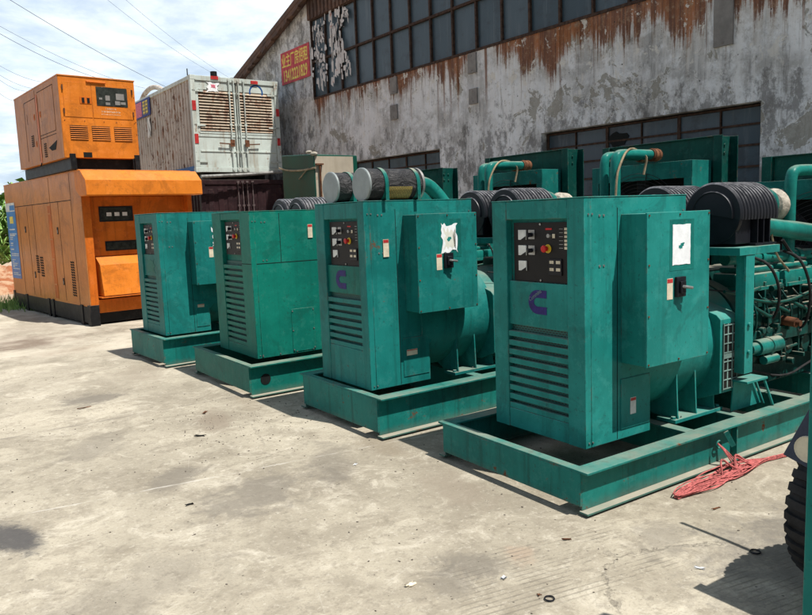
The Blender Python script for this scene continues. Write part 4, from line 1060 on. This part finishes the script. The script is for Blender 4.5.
BN = thing('advertising_banner', 'narrow blue banner with white lines of text hung on the orange enclosure', 'banner', (2.159, 12.573, 0), .145)
MB().box(-.012, -.0075, 3.93, 4.6, .62, 2.1).build('banner_sheet', 'banner', BN)
MB().box(-.0155, -.0125, 3.93, 4.6, 1.97, 2.14).build('banner_header', 'white', BN); MB().box(-.018, -.016, 3.95, 4.3, 1.99, 2.09).build('header_stripe', 'banner', BN)
MB().box(-.0155, -.0125, 4.12, 4.38, 1.73, 1.87).build('yellow_emblem', 'yel', BN)
rg = random.Random(5); tl = MB(); z = 1.6
while z > .68:
    a = 4.5-rg.random()*.02; tl.box(-.0155, -.0125, a-(.12+.42*rg.random()), a, z, z+.016+.008*(rg.random() > .7)); z -= .036+(.05 if rg.random() > .78 else 0)
tl.build('banner_text_lines', 'white', BN)

OU = thing('silenced_generator', 'smaller orange enclosure stacked on top of the larger one, with a tinted window', 'generator', (1.985, 12.64, 0), .123, 'orange generator enclosures')
LX, LY, Z0, Z1 = 1.185, 2.75, 2.7, 3.955
MB().box(.07, .17, -.02, LY+.02, 2.5165, Z0-.003).box(LX-.12, LX-.02, -.02, LY+.02, 2.5165, Z0-.003).box(.17, LX-.12, .12, .2, 2.53, Z0-.003).box(.17, LX-.12, LY-.2, LY-.12, 2.53, Z0-.003).box(.065, .15, -.06, -.0205, 2.5165, 2.76).box(LX-.1, LX-.02, -.06, -.0205, 2.5165, 2.76).build('skid', 'black', OU, bevel=.003)
MB().box(.001, LX, 0.001, LY, Z0, Z1).build('housing', 'orange', OU, bevel=.006)
MB().box(-.005, .0006, .002, LY, Z0+.001, Z1-.001).build('side_sheet', 'orange_side2', OU)
MB().box(-.01, LX+.01, -.008, LY+.008, Z1+.0005, Z1+.02).build('roof_sheet', 'orange_side', OU, bevel=.003)
f = MB()
MB().box(.06, .48, -.006, .0004, 3.335, 3.875).build('door', 'orange', OU, bevel=.002)
dr = MB().box(.49, 1.125, -.006, .0004, 3.335, 3.855).build('door', 'orange', OU, bevel=.002)
MB().box(.56, 1.055, -.011, -.0064, 3.53, 3.83).build('door_window', 'glass_dark', dr, bevel=.004)
for (a, b, c, d) in ((.7, .77, 3.62, 3.7), (.7, .77, 3.55, 3.59), (.87, 1.0, 3.64, 3.74), (.85, .93, 3.56, 3.62), (.94, 1.02, 3.57, 3.61), (.6, .65, 3.63, 3.66)):
    MB().box(a, b, -.0135, -.0114, c, d).build('instrument', 'conc_plate', dr)
rg = random.Random(8)
for (xa, xb_, za, h) in ((.69, .85, 3.475, .03), (.63, .9, 3.425, .034), (.62, .93, 3.39, .018)):
    l = MB(); x = xa
    while x < xb_:
        w = h*rg.uniform(.5, .95); l.box(x, x+w*.3, -.0085, -.0064, za, za+h); l.box(x+w*.3, x+w, -.0083, -.0064, za+h*rg.uniform(.1, .6), za+h*.8*rg.uniform(.8, 1)); x += w+.008
    l.build('worn_lettering', 'fadedtext', dr)
for zz in (3.42, 3.78):
    for xx in (1.135, .052): MB().cyl((xx, -.012, zz-.04), (xx, -.012, zz+.04), .012, seg=8).build('hinge', 'rust', OU)
MB().box(.3, .48, -.013, -.0065, 3.55, 3.65).build('door_handle', 'orange_deep', OU); MB().box(.33, .37, -.018, -.0135, 3.56, 3.64).box(.41, .45, -.018, -.0135, 3.56, 3.64).build('handle_slot', 'dark', OU)
MB().prism([(-.03, 3.9), (-.03, 3.885), (-.0065, 3.88), (-.0065, 3.915)], 0, .42, .72).build('rain_lip', 'orange_deep', OU)
for (a, b) in ((.117, .387), (.45, .735), (.8, 1.086)):
    MB().box(a, b, -.0035, -.0002, 2.985, 3.205).build('vent_back', 'dark', OU)
    l = MB()
    for k in range(7): l.prism([(-.014, 2.992+k*.0315), (-.012, 2.99+k*.0315), (-.004, 3.0+k*.0315), (-.006, 3.002+k*.0315)], 0, a+.001, b-.001)
    l.build('louver', 'orange', OU)
MB().box(.288, .42, -.003, -.0002, 2.62+.09, 2.79).build('towing_hole', 'dark', OU)
bt = Bolts()
for xx in (.05, .35, .65, .85, 1.14): bt.bolt((xx, 0, 3.28), (0, -1, 0), .012, .006)
for zz in (3.1, 3.3, 3.5, 3.7): bt.bolt((1.165, 0, zz), (0, -1, 0), .01, .006)
bt.build('bolt_heads', 'rust', OU)
sm = MB()
for (y, a, b) in ((.3, 3.15, 3.86), (1.22, 2.8, 3.8), (1.36, 2.75, 3.93), (2.1, 2.8, 3.8), (1.95, 3.42, 3.6)): sm.box(-.0078, -.0055, y, y+.008, a, b)
for (a, b, z) in ((.3, 1.22, 3.86), (.3, 1.22, 3.15), (.3, 1.22, 3.1), (1.36, 2.1, 3.8)): sm.box(-.008, -.0056, a, b, z, z+.009)
vent(sm, 1.62, 1.8, 3.02, 3.22, 6); vent(sm, .9, 1.06, 2.78, 3.02, 7)
sm.prism([(.3, 3.0), (.78, 2.92), (.62, 2.86), (.4, 2.86)], 0, -.0085, -.0058)
sm.build('door_seams', 'dark', OU)
MB().box(-.0095, -.0052, 1.24, 1.345, 2.72, 3.84).build('recess_strip', 'orange_deep', OU)
for (y, z) in ((1.13, 3.5), (1.5, 3.5), (1.5, 3.05)): MB().box(-.011, -.0055, y-.03, y+.03, z-.05, z+.05).box(-.014, -.0112, y-.01, y+.01, z-.03, z+.03).build('latch', 'orange_deep', OU)
MB().tube([(.0, 1.3, 2.72), (-.03, 1.28, 2.66)], .01, 6).build('pull_ring', 'black', OU)

# ------------------------------------------------------------------ green tank behind the sets
tk = thing('storage_tank', 'dark green box tank with one worn beige side, standing behind the generator sets', 'tank', (4.5, 9.0, 0), 0)
tb = bmesh.new()
P = [(0, 0), (.67, 0), (.67, 1.05), (0, 1.05)]
lo = [tb.verts.new((x, y, .9)) for x, y in P]; hi = [tb.verts.new((x, y, z)) for (x, y), z in zip(P, (2.465, 2.455, 2.5, 2.535))]
tb.faces.new(lo[::-1]); tb.faces.new(hi)
for i in range(4): tb.faces.new((lo[i], lo[(i+1) % 4], hi[(i+1) % 4], hi[i]))
q = MB(); q.b.free(); q.b = tb; q.build('tank_shell', 'darkgreen', tk, bevel=.01)
MB().box(.012, .6, -.004, -.0005, .92, 2.44).build('beige_side', 'tankbeige', tk)
MB().box(.05, .62, .1, .95, 0, .9).build('tank_stand', 'black', tk)
MB().tube([(-.015, -.06, 2.28), (-.02, .3, 2.27), (-.02, .8, 2.3), (-.02, 1.1, 2.36)], .014, 8, smooth=2).tube([(-.02, .15, 2.29), (-.02, .45, 2.16)], .008, 6).build('bent_rail', 'tie', tk)
MB().cyl((.07, -.03, 1.7), (.07, -.03, 2.33), .015, seg=8).box(.01, .12, -.05, -.01, 2.32, 2.34).build('side_latch', 'rust', tk)
MB().sphere((.0, -.01, 2.47), .04, (1.3, 1, .7)).sphere((-.03, .08, 2.5), .035, (1.2, 1.6, .6)).build('rag', 'wrap', tk)

# ------------------------------------------------------------------ red ropes
rg = random.Random(9)
rp = MB()
def strand(n, amp, z):
    pts = []
    ph = rg.random()*6; off = rg.uniform(-.06, .06)
    for i in range(n+1):
        f = i/n; x = 3.3+1.15*f; env = math.sin(math.pi*min(1, f*1.25+.03))**.7
        y = 2.41+.06*math.sin(f*3)-.02*f+off*1.25*env+amp*env*math.sin(f*9+ph)
        pts.append((x, y, z+.008*abs(math.sin(f*14+ph))))
    return pts
for k in range(24): rp.tube(strand(16, .012+.03*rg.random(), .005+.005*(k % 4)), .0038, 6, smooth=2)
for k in range(3):
    pts = [(3.88, 2.545, .165), (3.89+.01*k, 2.50, .12), (3.91+.02*k, 2.47, .06), (3.93+.03*k, 2.45, .02), (3.85-.04*k, 2.43, .02)]
    rp.tube(pts, .0045, 6, smooth=2)
for k in range(4):
    a = rg.uniform(3.75, 4.0); rp.tube([(a, 2.44, .02), (a+.03, 2.47+.02*rg.random(), .08+.04*rg.random()), (a+.1, 2.45, .05), (a+.15, 2.41, .02)], .006, 6, smooth=2)
rp.build('rope', 'rope', None, label='bundle of red rope lying on the concrete beside the nearest base frame', category='rope')
rp = MB()
for k in range(5):
    a = 3.84+.022*k; rp.tube([(a-.01, 4.39, .22), (a-.02, 4.37, .15+.01*k), (a+.01, 4.36, .09), (a+.02*(k-2), 4.355, .04)], .0065, 6, smooth=2)
rp.build('rope', 'rope', None, label='short tuft of red rope hanging from the second base frame', category='rope')

# ------------------------------------------------------------------ parked trailer at the right edge
tr = thing('site_trailer', 'green wheeled trailer with black tyre and blue grey mudguard at the right edge', 'trailer', (0, 0, 0))
MB().box(2.30, 2.38, 1.10, 1.192, .1, 1.5).box(2.38, 4.2, 1.10, 1.175, .42, .56).box(2.38, 4.2, .0, .08, .42, .56).box(2.30, 2.38, .08, 1.10, .42, .56).box(4.12, 4.2, .08, 1.1, .42, .56).box(2.385, 4.11, .085, 1.095, .53, .545).build('chassis_frame', 'frame', tr, bevel=.004)  # last box: unseen floor plate added to close a lit gap in the shadow
MB().box(2.9, 4.15, .1, 1.05, .561, 1.1).build('body', 'frame', tr, bevel=.01)
wc = Vector((3.1, 1.40, .335))
t_ = MB().lathe([(-.11, .2), (-.125, .25), (-.128, .29), (-.112, .312), (-.08, .32), (.08, .32), (.112, .312), (.128, .29), (.125, .25), (.11, .2), (-.11, .2)], wc, (0, 1, 0), 72)
for k in range(34):
    for sg in (-1, 1):
        a = 2*math.pi*(k+(.5 if sg > 0 else 0))/34
        mt = Matrix.Translation(wc) @ Matrix.Rotation(a, 4, 'Y')
        q0 = len(t_.b.verts)
        ys_ = (sg*.008, sg*.05, sg*.095, sg*.126, sg*.13)
        zt = (.336, .336, .331, .318, .285); zb_ = (.31, .31, .305, .29, .27)
        off = [0, .004, .010, .016, .018]
        A = [[t_.b.verts.new(mt @ Vector((xx+off[i_], ys_[i_], zz))) for xx, zz in ((-.021, zb_[i_]), (-.017, zt[i_]), (.015, zt[i_]), (.019, zb_[i_]))] for i_ in range(5)]
        for i_ in range(4):
            for j_ in range(3): t_.b.faces.new((A[i_][j_], A[i_][j_+1], A[i_+1][j_+1], A[i_+1][j_]))
        t_.b.faces.new(A[0]); t_.b.faces.new(A[4][::-1])
ty = t_.build('tyre', 'rubber', tr, ang=30)
MB().lathe([(-.12, .2), (-.1, .19), (-.03, .17), (-.02, .05), (-.05, .04), (-.05, 0)], wc, (0, 1, 0), 30).build('rim', 'steel', ty)
MB().prism([(1.5, .62), (1.1, .5), (1.1, .92), (1.36, .92)], 0, 2.715, 2.722).build('mudguard', 'flap', tr, bevel=.002)
MB().box(2.723, 3.6, .9, 1.34, .905, .915).build('fender_top', 'flap', tr)
MB().lathe([(0, 0), (0, .042)], (2.706, 1.402, .665), (1, 0, 0), 26).lathe([(0, .042), (-.002, .05), (.008, .052)], (2.706, 1.402, .665), (1, 0, 0), 26).build('round_reflector', 'cream', tr)
MB().tube([(3.2, 1.28, .91), (3.26, 1.44, 1.13), (3.3, 1.6, 1.33)], .013, 8).build('unseen_rod', 'black', tr)  # unseen rod, slanted and placed to cast its shadow into view

# ------------------------------------------------------------------ overhead cables
WIRES = [((3.01, 25.83, 8.51), (8.65, 30.81, 7.26), 'overhead cable crossing the sky above the orange enclosures to the container'), ((2.7, 26.87, 7.99), (6.89, 32.27, 7.7), 'upper overhead cable of the pair entering at the left above the orange enclosure'), ((2.77, 27.86, 7.99), (6.38, 33.4, 7.93), 'lower overhead cable of the pair entering at the left above the orange enclosure'), ((2.77, 28.87, 7.16), (4.82, 34.67, 7.74), 'overhead cable at the left edge, top one of the lower four'), ((2.84, 29.87, 7.03), (4.68, 35.69, 7.61), 'overhead cable at the left edge, second of the lower four'), ((2.92, 30.86, 7.03), (4.43, 36.73, 7.66), 'overhead cable at the left edge, third of the lower four'), ((2.97, 31.86, 6.71), (4.24, 37.76, 7.37), 'overhead cable at the left edge, lowest of the four'), ((7.29, 32.19, 10.64), (12.08, 37.08, 9.63), 'faint overhead cable left of the pair above the container'), ((8.2, 33.0, 10.96), (13.13, 37.78, 9.7), 'faint overhead cable highest above the white container')]
for i, (p0, p1, lab) in enumerate(WIRES):
    a, b = Vector(p0), Vector(p1); pts = []
    for k in range(25):
        f = -.35+1.9*k/24; q = a+(b-a)*f; q.z += .35*((f-.5)**2-.25); pts.append(q)
    MB().tube(pts, (.0075 if i in (0, 2) else .005), 5).build('overhead_cable', 'cable', None, label=lab, category='cable', group='overhead cables')

# ------------------------------------------------------------------ earth mound and tall grass at the left
mb = bmesh.new(); bmesh.ops.create_grid(mb, x_segments=60, y_segments=60, size=1)
from mathutils import noise as mn
for v in mb.verts:
    x, y = v.co.x*4.5, v.co.y*3.5; r = math.hypot(v.co.x, v.co.y)
    h = max(0, 1-r**1.6)*.95
    v.co = (x, y, h*(1+.5*mn.noise((x*.9, y*.9, 0)))+.12*mn.noise((x*3, y*3, 1))*min(1, h*3)+.05*mn.noise((x*9, y*9, 1))*min(1, h*3)-.02)
me = bpy.data.meshes.new('earth_mound'); mb.to_mesh(me); mb.free()
o = bpy.data.objects.new('earth_mound', me); COL.objects.link(o); me.materials.append(M['earth']); o.location = (-.8, 23.6, 0); struct(o)
gb = MB(); rg = random.Random(1)
for k in range(7000):
    x = rg.uniform(-6, 5); y = 29+rg.uniform(0, 4); h = (2.3+1.6*rg.random())*(1+.12*math.sin(x*2)+.1*mn.noise((x*1.5, y, 0)))
    a = rg.random()*6.28; l = rg.uniform(.3, .9); w = rg.uniform(.018, .04)
    z0_ = h*rg.uniform(.15, .85); dx, dy = math.cos(a), math.sin(a)
    v = [gb.b.verts.new(q) for q in ((x-dy*w, y+dx*w, z0_), (x+dy*w, y-dx*w, z0_), (x+dx*l*.4+dy*w, y+dy*l*.4-dx*w, z0_+l*.45), (x+dx*l*.75, y+dy*l*.75, z0_+l*.35), (x+dx*l*.4-dy*w, y+dy*l*.4+dx*w, z0_+l*.47))]
    gb.b.faces.new(v)
gb.build('tall_grass', 'leaf', None, kind='stuff', label='thicket of tall green reeds and grass beyond the orange enclosures')
gb = MB(); rg = random.Random(6)
for k in range(700):
    x = 1.7-rg.random()**2*1.6; y = 17.2+rg.gauss(0, .45); h = rg.uniform(.08, .3); a = rg.random()*6.28
    v = [gb.b.verts.new(q) for q in ((x-.01, y, 0), (x+.01, y, 0), (x+math.cos(a)*h*.4, y+math.sin(a)*h*.4, h))]; gb.b.faces.new(v)
gb.build('weeds', 'leaf', None, kind='stuff', label='low weeds at the foot of the orange enclosure')

# ------------------------------------------------------------------ litter on the yard
gb = MB(); rg = random.Random(12)
for k in range(1500):
    f = rg.random(); x = rg.uniform(.2, 4.2); y = rg.uniform(1.8, 9)
    if k % 3 == 0: x = 1.95+rg.gauss(0, .35); y = 5.4+rg.gauss(0, .5)
    s_ = .0015+.0045*rg.random()**4
    q = bmesh.ops.create_icosphere(gb.b, subdivisions=1, radius=s_)
    bmesh.ops.transform(gb.b, verts=q['verts'], matrix=Matrix.Translation((x, y, s_*.4)) @ Matrix.Rotation(rg.random()*6, 4, 'Z') @ Matrix.Diagonal((1.5, 1, .6, 1)))
gb.build('grit', 'gritmat', None, kind='stuff', label='scattered grit and small stones on the concrete')
def ring(x, y, r, lab):
    MB().lathe([(0, r), (.004, r+.003), (.008, r), (.004, r-.003), (0, r)], (x, y, .002), (0, 0, 1), 26, ref=(1, 0, 0)).build('rubber_ring', 'plastic', None, label=lab, category='ring')
ring(2.013, 2.052+.02, .02, 'small black rubber ring lying on the concrete at the bottom centre')
ring(3.05, 1.80, .022, 'small black rubber ring lying near the trailer tyre')
def chip(x, y, w, h, mat, lab, nm='litter', rz=0., z=.004):
    o = MB().prism([(a-w/2, b_-h/2) for a, b_ in ragged(w, h, 5, .6, int(x*97+y*31))], 2, 0, .004).build(nm, mat, None, label=lab, category='litter', group='bits of litter on the concrete')
    o.location = (x, y, z); o.rotation_euler = (.05, .1, rz)
chip(1.98, 2.32, .035, .02, 'paper', 'cream scrap left of the black ring', rz=.4)
chip(2.47, 2.42, .05, .012, 'rust', 'thin brown splinter on the grooved concrete', rz=-.5)
chip(2.72, 1.86, .05, .02, 'paper', 'pale scrap lying left of the rod shadow', rz=-.9)
chip(2.0, 2.12, .02, .015, 'rust', 'brown pebble sized scrap beside the black ring')
chip(1.62, 2.52, .06, .03, 'cream', 'tan leaf scrap near the dark stain at bottom', rz=.3)
chip(2.2, 4.03, .045, .02, 'paper', 'white scrap in front of the second base frame', rz=.8)
chip(1.85, 6.0, .14, .03, 'rust', 'dark bent stick on the concrete before the bright green set', rz=1.1)
chip(1.6, 5.35, .09, .035, 'panel', 'dark flat scrap left of the second base frame', rz=-.4)
chip(1.05, 6.9, .16, .02, 'rust', 'thin dark twig on the open concrete', rz=.5)
chip(1.12, 4.05, .05, .02, 'panel', 'small black scrap near the large dark stain', rz=.2)
chip(3.35, 2.2, .07, .01, 'rust', 'thin twig lying near the red rope', rz=.0)

# ------------------------------------------------------------------ sky, sun, camera
W = bpy.data.worlds.new('World'); S.world = W; W.use_nodes = True
t = NT(tree=W.node_tree); t.t.nodes.clear()
SUN_EL, SUN_AZ = R_(64), R_(-69)      # direction towards the sun, azimuth measured from +X
sky = t.n('ShaderNodeTexSky', sky_type='NISHITA'); sky.sun_disc = False; sky.sun_elevation = SUN_EL
sky.sun_rotation = math.pi/2-SUN_AZ; sky.air_density = 1.; sky.dust_density = 1.2; sky.ozone_density = 1.
dirv = t.n('ShaderNodeTexCoord').outputs['Generated']; dx, dy, dz = t.sep(dirv)
pz = t.m('ADD', t.m('MAXIMUM', dz, 0.), .16)
pv = t.comb(t.m('DIVIDE', dx, pz), t.m('DIVIDE', dy, pz), 0)
n1 = t.noise(t.vm('MULTIPLY', pv, (1, 1, 1)), .95, 9, .58, .35)
n2 = t.noise(t.vm('ADD', pv, (7, 3, 0)), 2.3, 7, .62, .2)
cf = t.step(t.m('ADD', t.m('MULTIPLY', n1, .75), t.m('MULTIPLY', n2, .3)), .34, .6)
dirm = t.step(t.m('ADD', t.m('MULTIPLY', dy, .8), t.m('MULTIPLY', dx, .35)), -.15, .55)  # clouds thinned out of view, behind the camera, to lower the ambient light
cf = t.m('MULTIPLY', t.m('ADD', t.m('MULTIPLY', cf, .4), .58), t.m('ADD', t.m('MULTIPLY', dirm, .85), .15))
cc = t.mix(t.step(t.m('ADD', t.m('MULTIPLY', n2, .5), t.m('MULTIPLY', n1, .5)), .4, .6), (10.8, 13.2, 16.), (16.2, 17.2, 17.6))
sc = t.mix(cf, sky.outputs[0], cc)
bg = t.n('ShaderNodeBackground'); t.put(bg.inputs[0], sc); bg.inputs[1].default_value = .055
t.t.links.new(bg.outputs[0], t.n('ShaderNodeOutputWorld').inputs[0])

sun = bpy.data.lights.new('sun', 'SUN'); sun.energy = 5.0; sun.angle = R_(.55); sun.color = (1, .955, .88)
so = bpy.data.objects.new('sun', sun); COL.objects.link(so)
d = Vector((math.cos(SUN_EL)*math.cos(SUN_AZ), math.cos(SUN_EL)*math.sin(SUN_AZ), math.sin(SUN_EL)))
so.rotation_euler = d.to_track_quat('Z', 'Y').to_euler(); so.location = (0, 0, 30)

f, pitch, roll, yaw = 728.16, .12573, .03719, .99096
F = Vector((math.cos(pitch)*math.cos(yaw), math.cos(pitch)*math.sin(yaw), -math.sin(pitch)))
R0 = Vector((math.sin(yaw), -math.cos(yaw), 0)); D0 = F.cross(R0)
Rv = math.cos(roll)*R0+math.sin(roll)*D0; Dv = -math.sin(roll)*R0+math.cos(roll)*D0
cam = bpy.data.cameras.new('camera'); co = bpy.data.objects.new('camera', cam); COL.objects.link(co)
U_ = -Dv; B_ = -F
co.matrix_world = Matrix(((Rv.x, U_.x, B_.x, 0), (Rv.y, U_.y, B_.y, 0), (Rv.z, U_.z, B_.z, 1.6), (0, 0, 0, 1)))
cam.sensor_width = 36; cam.sensor_fit = 'HORIZONTAL'; cam.lens = 36*f/812; cam.clip_end = 2000; cam.clip_start = .05
S.camera = co
S.view_settings.view_transform = 'Standard'; S.view_settings.look = 'None'; S.view_settings.exposure = .42; S.view_settings.gamma = 1
S.view_settings.use_curve_mapping = False
S.cycles.max_bounces = 6; S.cycles.diffuse_bounces = 3; S.cycles.glossy_bounces = 2; S.cycles.transmission_bounces = 2
S.cycles.use_adaptive_sampling = True; S.cycles.adaptive_threshold = .02; S.cycles.use_denoising = True
